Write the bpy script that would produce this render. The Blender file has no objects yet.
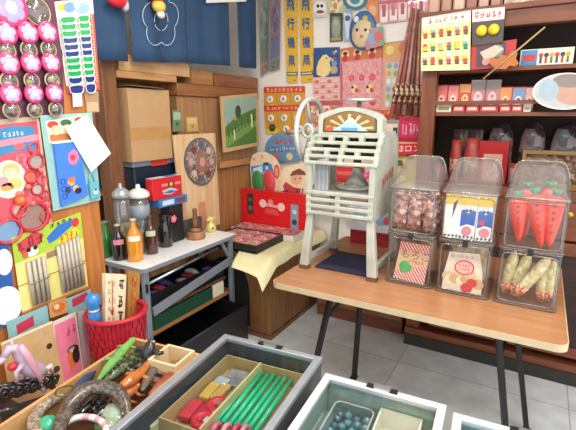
import bpy, bmesh, math, random
from mathutils import Vector as V, Matrix
random.seed(7)
S = bpy.context.scene
COL = S.collection
PI = math.pi

# ------------------------------------------------------------------ camera
F = 434.0; YAW = math.radians(30.0); PIT = math.radians(13.0); H = 1.5
FW = V((-math.sin(YAW)*math.cos(PIT), math.cos(YAW)*math.cos(PIT), -math.sin(PIT)))
RT = V((math.cos(YAW), math.sin(YAW), 0)); UP = RT.cross(FW)
EYE = V((0, 0, H))
def P(px, py, ax, val):
    d = FW*F + RT*(px-288) + UP*(215-py)
    return EYE + d*((val-EYE[ax])/d[ax])
def PX(px, py, x): return P(px, py, 0, x)
def PY(px, py, y): return P(px, py, 1, y)
def PZ(px, py, z): return P(px, py, 2, z)

cd = bpy.data.cameras.new('camera'); cam = bpy.data.objects.new('camera', cd); COL.objects.link(cam)
cd.sensor_width = 36; cd.lens = F/576*36; cd.clip_start = .02
cam.matrix_world = Matrix.Translation(EYE) @ Matrix((RT, UP, -FW)).transposed().to_4x4()
S.camera = cam

# ------------------------------------------------------------------ materials
def lin(h):
    h = h.lstrip('#'); r = []
    for i in (0, 2, 4):
        c = int(h[i:i+2], 16)/255
        r.append(c/12.92 if c <= .04045 else ((c+.055)/1.055)**2.4)
    return (*r, 1)
MC = {}
def newmat(key):
    m = bpy.data.materials.new(key); m.use_nodes = True; nt = m.node_tree; nt.nodes.clear()
    out = nt.nodes.new('ShaderNodeOutputMaterial'); p = nt.nodes.new('ShaderNodeBsdfPrincipled')
    nt.links.new(p.outputs[0], out.inputs[0]); return m, nt, p, out
def ramp(nt, stops, const=False):
    r = nt.nodes.new('ShaderNodeValToRGB'); e = r.color_ramp.elements
    if const: r.color_ramp.interpolation = 'CONSTANT'
    while len(e) < len(stops): e.new(.5)
    for el, (p_, c) in zip(e, stops): el.position = p_; el.color = lin(c)
    return r
def coords(nt, scale=(1, 1, 1), rot=(0, 0, 0)):
    t = nt.nodes.new('ShaderNodeTexCoord'); m = nt.nodes.new('ShaderNodeMapping')
    m.inputs['Scale'].default_value = scale; m.inputs['Rotation'].default_value = rot
    nt.links.new(t.outputs['Object'], m.inputs[0]); return m
def mat(h, rough=.5, metal=0., var=.06, sc=25., coat=0., trans=0.):
    k = (h, rough, metal, var, sc, coat, trans)
    if k in MC: return MC[k]
    m, nt, p, o = newmat('paint_'+h.lstrip('#'))
    n = nt.nodes.new('ShaderNodeTexNoise'); n.inputs['Scale'].default_value = sc; n.inputs['Detail'].default_value = 3
    nt.links.new(coords(nt).outputs[0], n.inputs['Vector'])
    c = lin(h); lo = nt.nodes.new('ShaderNodeValToRGB'); e = lo.color_ramp.elements
    e[0].position = .3; e[1].position = .7
    e[0].color = (*[x*(1-var) for x in c[:3]], 1); e[1].color = (*[min(1, x*(1+var)) for x in c[:3]], 1)
    nt.links.new(n.outputs['Fac'], lo.inputs[0]); nt.links.new(lo.outputs[0], p.inputs['Base Color'])
    p.inputs['Roughness'].default_value = rough; p.inputs['Metallic'].default_value = metal
    p.inputs['Coat Weight'].default_value = coat; p.inputs['Transmission Weight'].default_value = trans
    MC[k] = m; return m
def wood(a, b, axis='y', rough=.45, sc=9., sp=None):
    k = ('wood', a, b, axis, rough, sc)
    if k in MC: return MC[k]
    m, nt, p, o = newmat('wood_grain')
    s = {'x': (1.2, 14, 14), 'y': (14, 1.2, 14), 'z': (14, 14, 1.2)}[axis]
    mp = coords(nt, s)
    n = nt.nodes.new('ShaderNodeTexNoise'); n.inputs['Scale'].default_value = sc/4; n.inputs['Detail'].default_value = 5; n.inputs['Distortion'].default_value = .6
    nt.links.new(mp.outputs[0], n.inputs['Vector'])
    r = ramp(nt, [(.3, a), (.7, b)]); nt.links.new(n.outputs['Fac'], r.inputs[0]); nt.links.new(r.outputs[0], p.inputs['Base Color'])
    p.inputs['Roughness'].default_value = rough
    MC[k] = m; return m
def speck(cols, scale=40., rough=.5, stretch=(1, 1, 1), coat=0., rnd=1.0):
    k = ('speck', tuple(cols), scale, rough, stretch, coat)
    if k in MC: return MC[k]
    m, nt, p, o = newmat('printed_pattern')
    v = nt.nodes.new('ShaderNodeTexVoronoi'); v.inputs['Scale'].default_value = scale; v.inputs['Randomness'].default_value = rnd
    nt.links.new(coords(nt, stretch).outputs[0], v.inputs['Vector'])
    sp = nt.nodes.new('ShaderNodeSeparateColor'); nt.links.new(v.outputs['Color'], sp.inputs[0])
    r = ramp(nt, [(i/len(cols), c) for i, c in enumerate(cols)], True)
    nt.links.new(sp.outputs[0], r.inputs[0]); nt.links.new(r.outputs[0], p.inputs['Base Color'])
    p.inputs['Roughness'].default_value = rough; p.inputs['Coat Weight'].default_value = coat
    MC[k] = m; return m
def stripe(a, b, scale, rot=(0, 0, 0), rough=.5, duty=.5):
    k = ('stripe', a, b, scale, rot, duty)
    if k in MC: return MC[k]
    m, nt, p, o = newmat('striped_print')
    w = nt.nodes.new('ShaderNodeTexWave'); w.inputs['Scale'].default_value = scale
    nt.links.new(coords(nt, rot=rot).outputs[0], w.inputs['Vector'])
    r = ramp(nt, [(0, a), (duty, b)], True); nt.links.new(w.outputs['Fac'], r.inputs[0]); nt.links.new(r.outputs[0], p.inputs['Base Color'])
    p.inputs['Roughness'].default_value = rough
    MC[k] = m; return m
def clear(tint='#f4f6f4', gloss=.06, rough=.04, key='clear', haze=0., hz='#ffffff', co=.25):
    k = (key, tint, gloss, rough, haze, hz, co)
    if k in MC: return MC[k]
    m = bpy.data.materials.new('clear_sheet'); m.use_nodes = True; nt = m.node_tree; nt.nodes.clear()
    out = nt.nodes.new('ShaderNodeOutputMaterial')
    t = nt.nodes.new('ShaderNodeBsdfTransparent'); t.inputs[0].default_value = lin(tint)
    g = nt.nodes.new('ShaderNodeBsdfGlossy'); g.inputs['Roughness'].default_value = rough
    lw = nt.nodes.new('ShaderNodeLayerWeight'); lw.inputs[0].default_value = .25
    ma = nt.nodes.new('ShaderNodeMath'); ma.operation = 'MULTIPLY_ADD'; ma.inputs[1].default_value = co; ma.inputs[2].default_value = gloss
    nt.links.new(lw.outputs['Facing'], ma.inputs[0])
    mx = nt.nodes.new('ShaderNodeMixShader'); nt.links.new(ma.outputs[0], mx.inputs[0]); nt.links.new(t.outputs[0], mx.inputs[1]); nt.links.new(g.outputs[0], mx.inputs[2])
    if haze:
        d = nt.nodes.new('ShaderNodeBsdfDiffuse'); d.inputs[0].default_value = lin(hz)
        m2 = nt.nodes.new('ShaderNodeMixShader'); m2.inputs[0].default_value = haze
        nt.links.new(mx.outputs[0], m2.inputs[1]); nt.links.new(d.outputs[0], m2.inputs[2]); mx = m2
    nt.links.new(mx.outputs[0], out.inputs[0]); MC[k] = m; return m
def glow(h, s):
    m = bpy.data.materials.new('lamp_tube'); m.use_nodes = True; nt = m.node_tree; nt.nodes.clear()
    out = nt.nodes.new('ShaderNodeOutputMaterial'); e = nt.nodes.new('ShaderNodeEmission'); e.inputs[0].default_value = lin(h); e.inputs[1].default_value = s
    nt.links.new(e.outputs[0], out.inputs[0]); return m

WHITE = mat('#f3f0ea'); CREAM = mat('#f3e3bd'); BLACK = mat('#17161a', .4); RED = mat('#d8222c'); PINK = mat('#e8678f')
GLASS = clear(); PLASTIC = clear('#f4f2f0', .05, .10, haze=.015); BAG = clear('#f6f4f2', .16, .18, haze=.06)
STEEL = mat('#b9bcc0', .3, .9); GOLD = mat('#c99a3c', .35, .8)

# ------------------------------------------------------------------ mesh builder
TXT = {}
def glyphs(s):
    if s in TXT: return TXT[s]
    c = bpy.data.curves.new('t', 'FONT'); c.body = s; c.align_x = 'CENTER'; c.align_y = 'CENTER'; c.resolution_u = 2
    o = bpy.data.objects.new('t', c); COL.objects.link(o); bpy.context.view_layer.update()
    me = bpy.data.meshes.new_from_object(o.evaluated_get(bpy.context.evaluated_depsgraph_get()))
    r = ([tuple(v.co[:2]) for v in me.vertices], [tuple(p.vertices) for p in me.polygons])
    bpy.data.objects.remove(o); bpy.data.curves.remove(c); bpy.data.meshes.remove(me)
    TXT[s] = r; return r

class MB:
    def __init__(s): s.v = []; s.f = []; s.mi = []; s.sm = []; s.mats = []
    def _m(s, m):
        if m not in s.mats: s.mats.append(m)
        return s.mats.index(m)
    def add(s, vs, fs, m, smooth=False):
        b = len(s.v); k = s._m(m); s.v += [V(x) for x in vs]
        for f in fs: s.f.append([b+i for i in f]); s.mi.append(k); s.sm.append(smooth)
        return s
    def box(s, c, d, m, rot=None):
        c = V(c); h = [x/2 for x in d]; vs = []
        for x in (-1, 1):
            for y in (-1, 1):
                for z in (-1, 1):
                    p = V((x*h[0], y*h[1], z*h[2])); vs.append(c+(rot @ p if rot else p))
        return s.add(vs, [(0, 1, 3, 2), (4, 6, 7, 5), (0, 4, 5, 1), (2, 3, 7, 6), (0, 2, 6, 4), (1, 5, 7, 3)], m)
    def bb(s, lo, hi, m):
        return s.box([(a+b)/2 for a, b in zip(lo, hi)], [abs(b-a) for a, b in zip(lo, hi)], m)
    def prism(s, pts, ext, m, smooth=False):
        n = len(pts); ext = V(ext); pts = [V(p) for p in pts]
        s.add(pts+[p+ext for p in pts], [tuple(range(n))[::-1], tuple(range(n, 2*n))], m)
        return s.add(pts+[p+ext for p in pts], [(i, (i+1) % n, n+(i+1) % n, n+i) for i in range(n)], m, smooth)
    def lathe(s, prof, m, o=(0, 0, 0), R=None, n=20, sx=1., sy=1.):
        o = V(o); vs = []; fs = []
        for r, z in prof:
            for i in range(n):
                a = 2*PI*i/n; p = V((r*math.cos(a)*sx, r*math.sin(a)*sy, z)); vs.append(o+(R @ p if R else p))
        for j in range(len(prof)-1):
            for i in range(n):
                k = (i+1) % n; fs.append((j*n+i, j*n+k, (j+1)*n+k, (j+1)*n+i))
        if prof[0][0] > 1e-6: fs.append(tuple(range(n))[::-1])
        if prof[-1][0] > 1e-6: fs.append(tuple(range((len(prof)-1)*n, len(prof)*n)))
        return s.add(vs, fs, m, True)
    def tube(s, path, r, m, n=8, closed=False, flat=1.):
        path = [V(p) for p in path]; N = len(path); vs = []; fs = []; prev = None
        for i, p in enumerate(path):
            a = path[(i-1) % N] if (i or closed) else p; b = path[(i+1) % N] if (i < N-1 or closed) else p
            t = (b-a).normalized()
            if prev is None:
                u = t.cross(V((0, 0, 1)));
                if u.length < .05: u = t.cross(V((1, 0, 0)))
            else: u = prev - t*prev.dot(t)
            u.normalize(); w = t.cross(u); prev = u
            rr = r[i] if isinstance(r, (list, tuple)) else r
            for k in range(n):
                q = 2*PI*k/n; vs.append(p+u*(rr*math.cos(q))+w*(rr*flat*math.sin(q)))
        for i in range(N if closed else N-1):
            j = (i+1) % N
            for k in range(n): l = (k+1) % n; fs.append((i*n+k, i*n+l, j*n+l, j*n+k))
        if not closed: fs += [tuple(range(n))[::-1], tuple(range((N-1)*n, N*n))]
        return s.add(vs, fs, m, True)
    def bar(s, a, b, w, h, m):
        a = V(a); b = V(b); t = (b-a); L = t.length; t.normalize()
        u = t.cross(V((0, 0, 1)));
        if u.length < .05: u = V((1, 0, 0))
        u.normalize(); x = u.cross(t)
        return s.box((a+b)/2, (w, L, h), m, Matrix((u, t, x)).transposed())
    def ball(s, c, r, m, n=12, R=None):
        if not isinstance(r, (list, tuple)): r = (r, r, r)
        c = V(c); vs = []; fs = []
        for j in range(1, n):
            for i in range(2*n):
                a = PI*j/n; b = PI*i/n; p = V((r[0]*math.sin(a)*math.cos(b), r[1]*math.sin(a)*math.sin(b), r[2]*math.cos(a))); vs.append(c+(R @ p if R else p))
        T = len(vs); e = V((0, 0, r[2])); vs += [c+(R @ e if R else e), c-(R @ e if R else e)]
        for j in range(n-2):
            for i in range(2*n): k = (i+1) % (2*n); fs.append((j*2*n+i, (j+1)*2*n+i, (j+1)*2*n+k, j*2*n+k))
        for i in range(2*n):
            k = (i+1) % (2*n); fs.append((T, i, k)); fs.append((T+1, (n-2)*2*n+k, (n-2)*2*n+i))
        return s.add(vs, fs, m, True)
    def sheet(s, fn, nu, nv, t, m, smooth=True):
        """closed slab: fn(u,v)->(point, normal) offset by t"""
        A = []; B = []
        for j in range(nv+1):
            for i in range(nu+1):
                p, nn = fn(i/nu, j/nv); A.append(V(p)); B.append(V(p)-V(nn)*t)
        N = len(A); w = nu+1; fs = []
        for j in range(nv):
            for i in range(nu):
                a = j*w+i; fs.append((a, a+1, a+w+1, a+w)); fs.append((N+a, N+a+w, N+a+w+1, N+a+1))
        rim = [i for i in range(w)]+[j*w+nu for j in range(1, nv+1)]+[nv*w+i for i in range(nu-1, -1, -1)]+[j*w for j in range(nv-1, 0, -1)]
        for a, b in zip(rim, rim[1:]+rim[:1]): fs.append((a, N+a, N+b, b))
        return s.add(A+B, fs, m, smooth)
    def build(s, name, parent=None, label=None, cat=None, group=None, kind=None, bevel=0., seg=2, sub=0, origin=None):
        me = bpy.data.meshes.new(name)
        lo = V([min(v[i] for v in s.v) for i in range(3)]); hi = V([max(v[i] for v in s.v) for i in range(3)])
        og = V(origin) if origin is not None else V(((lo.x+hi.x)/2, (lo.y+hi.y)/2, lo.z))
        me.from_pydata([v-og for v in s.v], [], s.f)
        for m in s.mats: me.materials.append(m)
        me.polygons.foreach_set('material_index', s.mi); me.polygons.foreach_set('use_smooth', s.sm)
        bm = bmesh.new(); bm.from_mesh(me); bmesh.ops.recalc_face_normals(bm, faces=bm.faces); bm.to_mesh(me); bm.free()
        o = bpy.data.objects.new(name, me); COL.objects.link(o)
        if parent: o.parent = parent; o.location = og - WL[parent.name]
        else: o.location = og
        WL[o.name] = og
        if bevel:
            b = o.modifiers.new('bevel', 'BEVEL'); b.width = bevel; b.segments = seg; b.limit_method = 'ANGLE'; b.angle_limit = math.radians(40)
        if sub: b = o.modifiers.new('sub', 'SUBSURF'); b.levels = sub; b.render_levels = sub
        tag(o, label, cat, group, kind); return o
WL = {}
def tag(o, label=None, cat=None, group=None, kind=None):
    for k, v_ in (('label', label), ('category', cat), ('group', group), ('kind', kind)):
        if v_: o[k] = v_
def thing(name, label, cat, loc, group=None):
    o = bpy.data.objects.new(name, None); COL.objects.link(o); o.location = loc; WL[o.name] = V(loc); o.empty_display_size = .05
    tag(o, label, cat, group); return o
def kids(o): return [c for c in bpy.data.objects if c.parent is o]
def dup(o, loc, label=None, rz=0., parent=None, scale=None):
    c = o.copy(); COL.objects.link(c)
    if parent: c.parent = parent
    else:
        c.location = loc; c.rotation_euler = (0, 0, rz); WL[c.name] = V(loc)
        if scale: c.scale = scale
    if label: c['label'] = label
    for k in kids(o): dup(k, None, parent=c)
    return c
def bbuild(lo, hi, m, name, **k): return MB().bb(lo, hi, m).build(name, **k)

# a flat card standing on a plane; local a,b in 0..1 from its top-left
class Card:
    def __init__(s, pts, ax, val, sign, t=.003, mb=None):
        s.q = [p if isinstance(p, V) else P(p[0], p[1], ax, val) for p in pts]   # TL TR BR BL
        s.n = V((sign, 0, 0)) if ax == 0 else (V((0, sign, 0)) if ax == 1 else V((0, 0, sign)))
        e = s.q[1]-s.q[0]; g = s.q[3]-s.q[0]
        s.n = s.n if abs(e.cross(g).normalized().dot(s.n)) > .999 else (e.cross(g).normalized() * (1 if e.cross(g).dot(s.n) > 0 else -1))
        s.t = t; s.W = e.length; s.Hh = g.length; s.mb = mb or MB()
    def pt(s, a, b, h=0.):
        q = s.q; p = (q[0]*(1-a)+q[1]*a)*(1-b)+(q[3]*(1-a)+q[2]*a)*b
        return p+s.n*h
    def poly(s, ab, m, h0, h1, mb=None):
        pts = [s.pt(a, b, h0) for a, b in ab]; (mb or s.mb).prism(pts, s.n*(h1-h0), m); return s
    def base(s, m): return s.poly([(0, 0), (1, 0), (1, 1), (0, 1)], m, 0, s.t)
    def rect(s, a0, b0, a1, b1, m, k=1, th=.0006, mb=None): return s.poly([(a0, b0), (a1, b0), (a1, b1), (a0, b1)], m, s.t-.0002, s.t+k*th, mb)
    def disc(s, a, b, r, m, k=1, th=.0006, ry=None, n=18, mb=None, rot=0.):
        ra = r/s.W; rb = (ry or r)/s.Hh; pts = []
        for i in range(n):
            q = 2*PI*i/n; x = r*math.cos(q); y = (ry or r)*math.sin(q); x, y = x*math.cos(rot)-y*math.sin(rot), x*math.sin(rot)+y*math.cos(rot)
            pts.append((a+x/s.W, b+y/s.Hh))
        return s.poly(pts, m, s.t-.0002, s.t+k*th, mb)
    def text(s, st, a, b, size, m, k=2, th=.0006, rot=0., mb=None, sx=1.):
        vs, fs = glyphs(st); h = s.t+k*th; out = []
        for x, y in vs:
            x *= size*sx; y *= size; x, y = x*math.cos(rot)-y*math.sin(rot), x*math.sin(rot)+y*math.cos(rot)
            out.append(s.pt(a+x/s.W, b-y/s.Hh, h))
        (mb or s.mb).add(out, fs, m); return s
    def scrib(s, a0, b0, a1, b1, n, m, k=2, th=.0006, seed=1, mb=None):
        """a line of n indistinct brush-written characters"""
        R = random.Random(seed); w = (a1-a0)/n; h = b1-b0
        for i in range(n):
            x = a0+w*(i+.1); u = w*.8; e = .13
            for q in range(3):
                if R.random() < .6: y = b0+h*(.12+.36*q+R.uniform(-.08, .08)); x0 = x+u*R.uniform(0, .3); x1 = x+u*R.uniform(.65, 1); s.poly([(x0, y-h*e/2), (x1, y-h*e/2+h*R.uniform(-.1, .1)), (x1, y+h*e/2), (x0, y+h*e/2)], m, s.t+(k-1)*th, s.t+k*th, mb)
            for q in range(2):
                y0 = b0+h*R.uniform(0, .3); y1 = b0+h*R.uniform(.7, 1); x0 = x+u*R.uniform(.15, .85); x1 = x0+u*R.uniform(-.2, .2); s.poly([(x0-u*.08, y0), (x0+u*.08, y0), (x1+u*.08, y1), (x1-u*.08, y1)], m, s.t+(k-1)*th, s.t+k*th, mb)
        return s
    def ring(s, a, b, r, tr, m, mb=None, n=20, h=None):
        path = [s.pt(a+r*math.cos(2*PI*i/n)/s.W, b+r*math.sin(2*PI*i/n)/s.Hh, (h if h is not None else s.t+tr)) for i in range(n)]
        (mb or s.mb).tube(path, tr, m, 6, True); return s
    def build(s, *a, **k): return s.mb.build(*a, **k)
def cardX(x, *pts, t=.003): return Card(pts, 0, x, 1, t)
def cardY(y, *pts, t=.003): return Card(pts, 1, y, -1, t)
def rx(x, x0, y0, x1, y1):      # front rectangle on plane x from two pixel corners
    a = PX(x0, y0, x); b = PX(x1, y1, x); return a, b
def boxX(x, x0, y0, x1, y1, depth, z0=None):
    a, b = rx(x, x0, y0, x1, y1); return V((x-depth, a.y, b.z if z0 is None else z0)), V((x, b.y, a.z))
def boxY(y, x0, y0, x1, y1, depth, z0=None):
    a = PY(x0, y0, y); b = PY(x1, y1, y); return V((a.x, y, b.z if z0 is None else z0)), V((b.x, y+depth, a.z))
def faceX(lo, hi, t=.0005):      # card on the +X face of a box
    q = [V((hi.x, lo.y, hi.z)), V((hi.x, hi.y, hi.z)), V((hi.x, hi.y, lo.z)), V((hi.x, lo.y, lo.z))]; return Card(q, 0, 0, 1, t)
def faceY(lo, hi, t=.0005):
    q = [V((lo.x, lo.y, hi.z)), V((hi.x, lo.y, hi.z)), V((hi.x, lo.y, lo.z)), V((lo.x, lo.y, lo.z))]; return Card(q, 1, 0, -1, t)
def faceZ(lo, hi, t=.0005):
    q = [V((lo.x, hi.y, hi.z)), V((hi.x, hi.y, hi.z)), V((hi.x, lo.y, hi.z)), V((lo.x, lo.y, hi.z))]; return Card(q, 2, 0, 1, t)

# ================================================================== SETTING
XW, YW = -2.75, 3.08
def floor_mat():
    m, nt, p, o = newmat('floor_tile')
    mp = coords(nt, (1, 1, 1), (0, 0, math.radians(0)))
    b = nt.nodes.new('ShaderNodeTexBrick'); b.offset = 0; b.inputs['Scale'].default_value = 1
    b.inputs['Brick Width'].default_value = .9; b.inputs['Row Height'].default_value = .9; b.inputs['Mortar Size'].default_value = .003
    b.inputs['Color1'].default_value = lin('#e4e8ea'); b.inputs['Color2'].default_value = lin('#dee3e6'); b.inputs['Mortar'].default_value = lin('#aab0b3')
    n = nt.nodes.new('ShaderNodeTexNoise'); n.inputs['Scale'].default_value = 7; n.inputs['Detail'].default_value = 6
    r = ramp(nt, [(.3, '#d0d2d2'), (.75, '#ffffff')]); mx = nt.nodes.new('ShaderNodeMix'); mx.data_type = 'RGBA'; mx.blend_type = 'MULTIPLY'; mx.inputs[0].default_value = .8
    nt.links.new(mp.outputs[0], b.inputs['Vector']); nt.links.new(mp.outputs[0], n.inputs['Vector']); nt.links.new(n.outputs[0], r.inputs[0])
    nt.links.new(b.outputs[0], mx.inputs[6]); nt.links.new(r.outputs[0], mx.inputs[7]); nt.links.new(mx.outputs[2], p.inputs['Base Color'])
    p.inputs['Roughness'].default_value = .35
    return m
fo = bbuild((XW-.1, -1.6, -.05), (1.9, YW+.12, 0), floor_mat(), 'floor', kind='structure', origin=(-.62, 2.45, 0))
WALLW = mat('#efe9df', .8, var=.03, sc=6)
bbuild((XW-.1, YW, 0), (1.9, YW+.12, 2.7), WALLW, 'wall_back', kind='structure')
bbuild((XW-.1, -1.6, 0), (XW, YW, 2.7), WALLW, 'wall_left', kind='structure')
bbuild((XW-.1, -1.6, 2.7), (1.9, YW+.12, 2.78), mat('#f4f1ea', .9), 'ceiling', kind='structure')
# ceiling lamps
for i, (x, y) in enumerate([(-.75, 1.40), (-.15, .35), (.65, 1.2)]):
    t = thing('ceiling_lamp', ['white fluorescent batten over the shaved ice machine', 'white fluorescent batten over the wooden toy tray', 'white fluorescent batten over the glass cases'][i], 'lamp', (x, y, 2.63))
    MB().bb((x-.6, y-.06, 2.655), (x+.6, y+.06, 2.7), WHITE).build('housing', t)
    b = MB()
    b.tube([(x-.56, y-.03, 2.63), (x+.56, y-.03, 2.63)], .014, glow('#fff4e2', 4), 10)
    b.build('lamp_tube', t)
    b = MB(); b.tube([(x-.56, y+.03, 2.63), (x+.56, y+.03, 2.63)], .014, glow('#fff4e2', 4), 10); b.build('lamp_tube', t)
    ld = bpy.data.lights.new('lamp_light', 'AREA'); ld.shape = 'RECTANGLE'; ld.size = 1.15; ld.size_y = .12; ld.energy = 22; ld.color = (1, .95, .87)
    lo = bpy.data.objects.new('lamp_light', ld); COL.objects.link(lo); lo.parent = t; lo.location = (0, 0, -.03)
w = bpy.data.worlds.new('daylight'); S.world = w; w.use_nodes = True
w.node_tree.nodes['Background'].inputs[0].default_value = (.93, .97, 1, 1); w.node_tree.nodes['Background'].inputs[1].default_value = 2.1
S.view_settings.view_transform = 'Standard'; S.view_settings.look = 'None'; S.view_settings.gamma = 1; S.view_settings.exposure = 0.0
S.view_settings.use_curve_mapping = False
S.cycles.use_denoising = True; S.cycles.max_bounces = 10; S.cycles.transparent_max_bounces = 24; S.cycles.caustics_refractive = False; S.cycles.caustics_reflective = False

# ================================================================== RIGHT CABINET
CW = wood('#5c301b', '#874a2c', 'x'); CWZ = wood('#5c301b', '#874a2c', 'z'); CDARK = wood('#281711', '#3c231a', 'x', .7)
CX0, CX1, CY = -.655, 1.3, 2.72
cab = thing('display_cabinet', 'dark brown glazed wooden display cabinet against the white wall', 'cabinet', (.3, 2.9, 0))
b = MB()
b.bb((CX0, CY, .12), (CX0+.085, CY+.06, 2.06), CWZ).bb((CX0, CY+.06, .12), (CX0+.03, YW-.005, 2.06), CWZ)
b.bb((CX1-.08, CY, .12), (CX1, YW-.005, 2.06), CWZ)
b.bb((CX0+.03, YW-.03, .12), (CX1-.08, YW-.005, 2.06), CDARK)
b.build('carcass', cab, bevel=.003)
MB().bb((CX0-.02, CY-.02, 1.955), (CX1+.02, CY+.04, 2.035), CW).bb((CX0-.03, CY-.03, 2.035), (CX1+.03, YW-.005, 2.065), CW).build('cornice', cab, bevel=.004)
for z, nm in ((1.755, 'shelf'), (1.515, 'shelf'), (1.10, 'shelf')):
    MB().bb((CX0+.086, CY+.02, z-.022), (CX1-.081, YW-.031, z), CW).build(nm, cab, bevel=.002)
MB().bb((CX0+.086, CY+.005, 1.558), (CX1-.081, CY+.019, 1.578), CW).build('rail', cab)
MB().bb((CX0+.086, CY-.004, 1.045), (CX1-.081, CY+.0195, 1.10), CW).bb((CX0+.086, CY+.06, 1.05), (CX1-.081, YW-.031, 1.077), CW).build('counter', cab, bevel=.003)
# glass door over the middle compartment
g = MB().bb((CX0+.09, CY+.022, 1.1005), (CX1-.082, CY+.025, 1.492), clear('#f2f2f0', .0, key='pane', co=.05)).build('glass_pane', cab)
MB().bb((.40, CY+.002, 1.1005), (.45, CY+.021, 1.492), CWZ).build('door_stile', cab)
# lower part: drawers and panelled doors
for i in range(3):
    x0 = PY(570, 214, CY).x-.22+(i-1)*.46; x1 = x0+.455; x0 = max(x0, CX0+.09)
    d = MB().bb((x0, CY+.004, .83), (x1, CY+.05, 1.04), CW).build('drawer', cab, bevel=.004)
    k = V((x1-.235, CY+.004, PY(570, 214, CY).z)); b = MB(); b.lathe([(.012, 0), (.009, .012), (.019, .022), (.013, .032), (0, .034)], GOLD, k, Matrix.Rotation(PI/2, 3, 'X'), 12); b.build('knob', d)
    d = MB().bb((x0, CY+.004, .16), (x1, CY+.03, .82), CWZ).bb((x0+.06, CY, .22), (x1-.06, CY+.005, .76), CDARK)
    for q in ((x0, .75, x1, .82), (x0, .16, x1, .22)): d.bb((q[0], CY-.012, q[1]), (q[2], CY+.01, q[3]), CW)
    for q in (x0, x1-.06): d.bb((q, CY-.012, .22), (q+.06, CY+.01, .75), CWZ)
    d.build('door', cab, bevel=.003)
MB().bb((CX0-.0, CY-.03, 0), (CX1, YW-.01, .075), mat('#2b2622', .6)).bb((CX0, CY-.02, .075), (CX1, YW-.01, .12), CW).build('plinth', cab)
# small packets on the 1.515 shelf
def packet(name, label, cat, lo, hi, cols, group, pat=60, face=None, hdr=None):
    f = faceY(lo, hi); f.mb.bb(lo, hi, mat(cols[0], .4, coat=.3))
    f.rect(.06, .05, .94, .95, mat(cols[1], .4), 1)
    if hdr: f.rect(.06, .05, .94, .3, mat(hdr, .4), 2)
    if len(cols) > 2:
        f.disc(.5, .58, f.W*.28, mat(cols[2], .4), 2, ry=f.Hh*.22); f.disc(.5, .5, f.W*.13, mat(cols[0], .4), 3)
    return f.build(name, label=label, cat=cat, group=group, bevel=.0015)
Z = 1.5155
row = [(437, 447, 85, ['#c93a3a', '#e37c70', '#f4d9c8'], 'red paper packet, first on the middle cabinet shelf from the post', None),
       (448.5, 458.5, 85, ['#c03038', '#e58a80', '#f7e2cf'], 'red paper packet, second on the cabinet shelf from the post', None),
       (460, 471, 84, ['#d9702f', '#c94a3d', '#f0d0a0'], 'orange-topped red packet next to the tall clear boxes on the shelf', '#e8a25a'),
       (471.8, 485.2, 80, ['#b9a19a', '#c9837f', '#e8d0cb'], 'first tall pinkish grey box on the cabinet shelf', '#8c8580'),
       (486, 499.5, 80, ['#ad938c', '#c07d80', '#e2c8c4'], 'second tall pinkish grey box, next to the orange-fronted packet', '#8c8580'),
       (500.5, 511.5, 87, ['#d44733', '#e89a5e', '#f6e3c6'], 'orange-fronted red packet after the two tall grey boxes', None),
       (513, 525, 87, ['#cb3b3d', '#7fa6cf', '#f2eee8'], 'small packet with pale blue and white front on the cabinet shelf', None),
       (526, 534, 87, ['#c5383a', '#e2b6a8', '#f3dfce'], 'narrow red packet beside the round white paper fan', None)]
for x0, x1, y0, c, l, hd in row:
    lo, hi = boxY(2.83, x0, y0, x1, 100, .07, Z); packet('candy_packet', l, 'packet', lo, hi, c, 'packets on the middle cabinet shelf', hdr=hd)
# little flat boxes lying in front on that shelf (seen below the rail)
for i, (x0, x1, c) in enumerate([(436.5, 451, '#d8cdb2'), (453, 464.5, '#c6302f'), (466, 478.5, '#c93632'), (480, 498, '#bd2b30'), (500, 510.5, '#d03a34'), (512, 522, '#c8353a'), (524, 530.5, '#e0d6c6')]):
    lo, hi = boxY(2.755, x0, 104.6, x1, 110.5, .06, Z)
    b = faceY(lo, hi); b.mb.bb(lo, hi, mat(c, .4)); b.rect(.15, .3, .85, .75, mat('#f1c9ba' if i not in (0, 6) else '#8f8a6a', .4))
    b.build('candy_box', label=['cream flat box lying behind the shelf rail near the post', 'small red flat box behind the rail, beside the cream one', 'second small red flat box behind the shelf rail', 'wide red flat box under the tall grey boxes', 'red flat box under the orange-fronted packet', 'red flat box under the pale blue packet', 'pale flat box behind the rail near the round fan'][i], cat='box', group='flat boxes behind the shelf rail', bevel=.001)
# long box with a blue end and little figures on the top shelf
lo, hi = boxY(2.80, 521, 50, 573, 61, .06, 1.7555)
f = faceY(lo, hi); f.mb.bb(lo, hi, mat('#efe4cb', .4)); f.rect(.02, .05, .33, .95, mat('#3d8fc4', .4)); f.rect(.06, .3, .3, .7, mat('#c9463a'), 2)
for i in range(6):
    a = .40+i*.1; f.disc(a, .38, f.Hh*.13, mat(['#c8432f', '#3a3a44', '#d8a33a'][i % 3]), 1); f.rect(a-.022, .5, a+.022, .85, mat(['#2f3c66', '#b8432f', '#4b7a46'][i % 3]), 1)
f.build('toy_box', label='long white box with blue end and row of tiny figures on top shelf', cat='box', bevel=.001)

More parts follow.
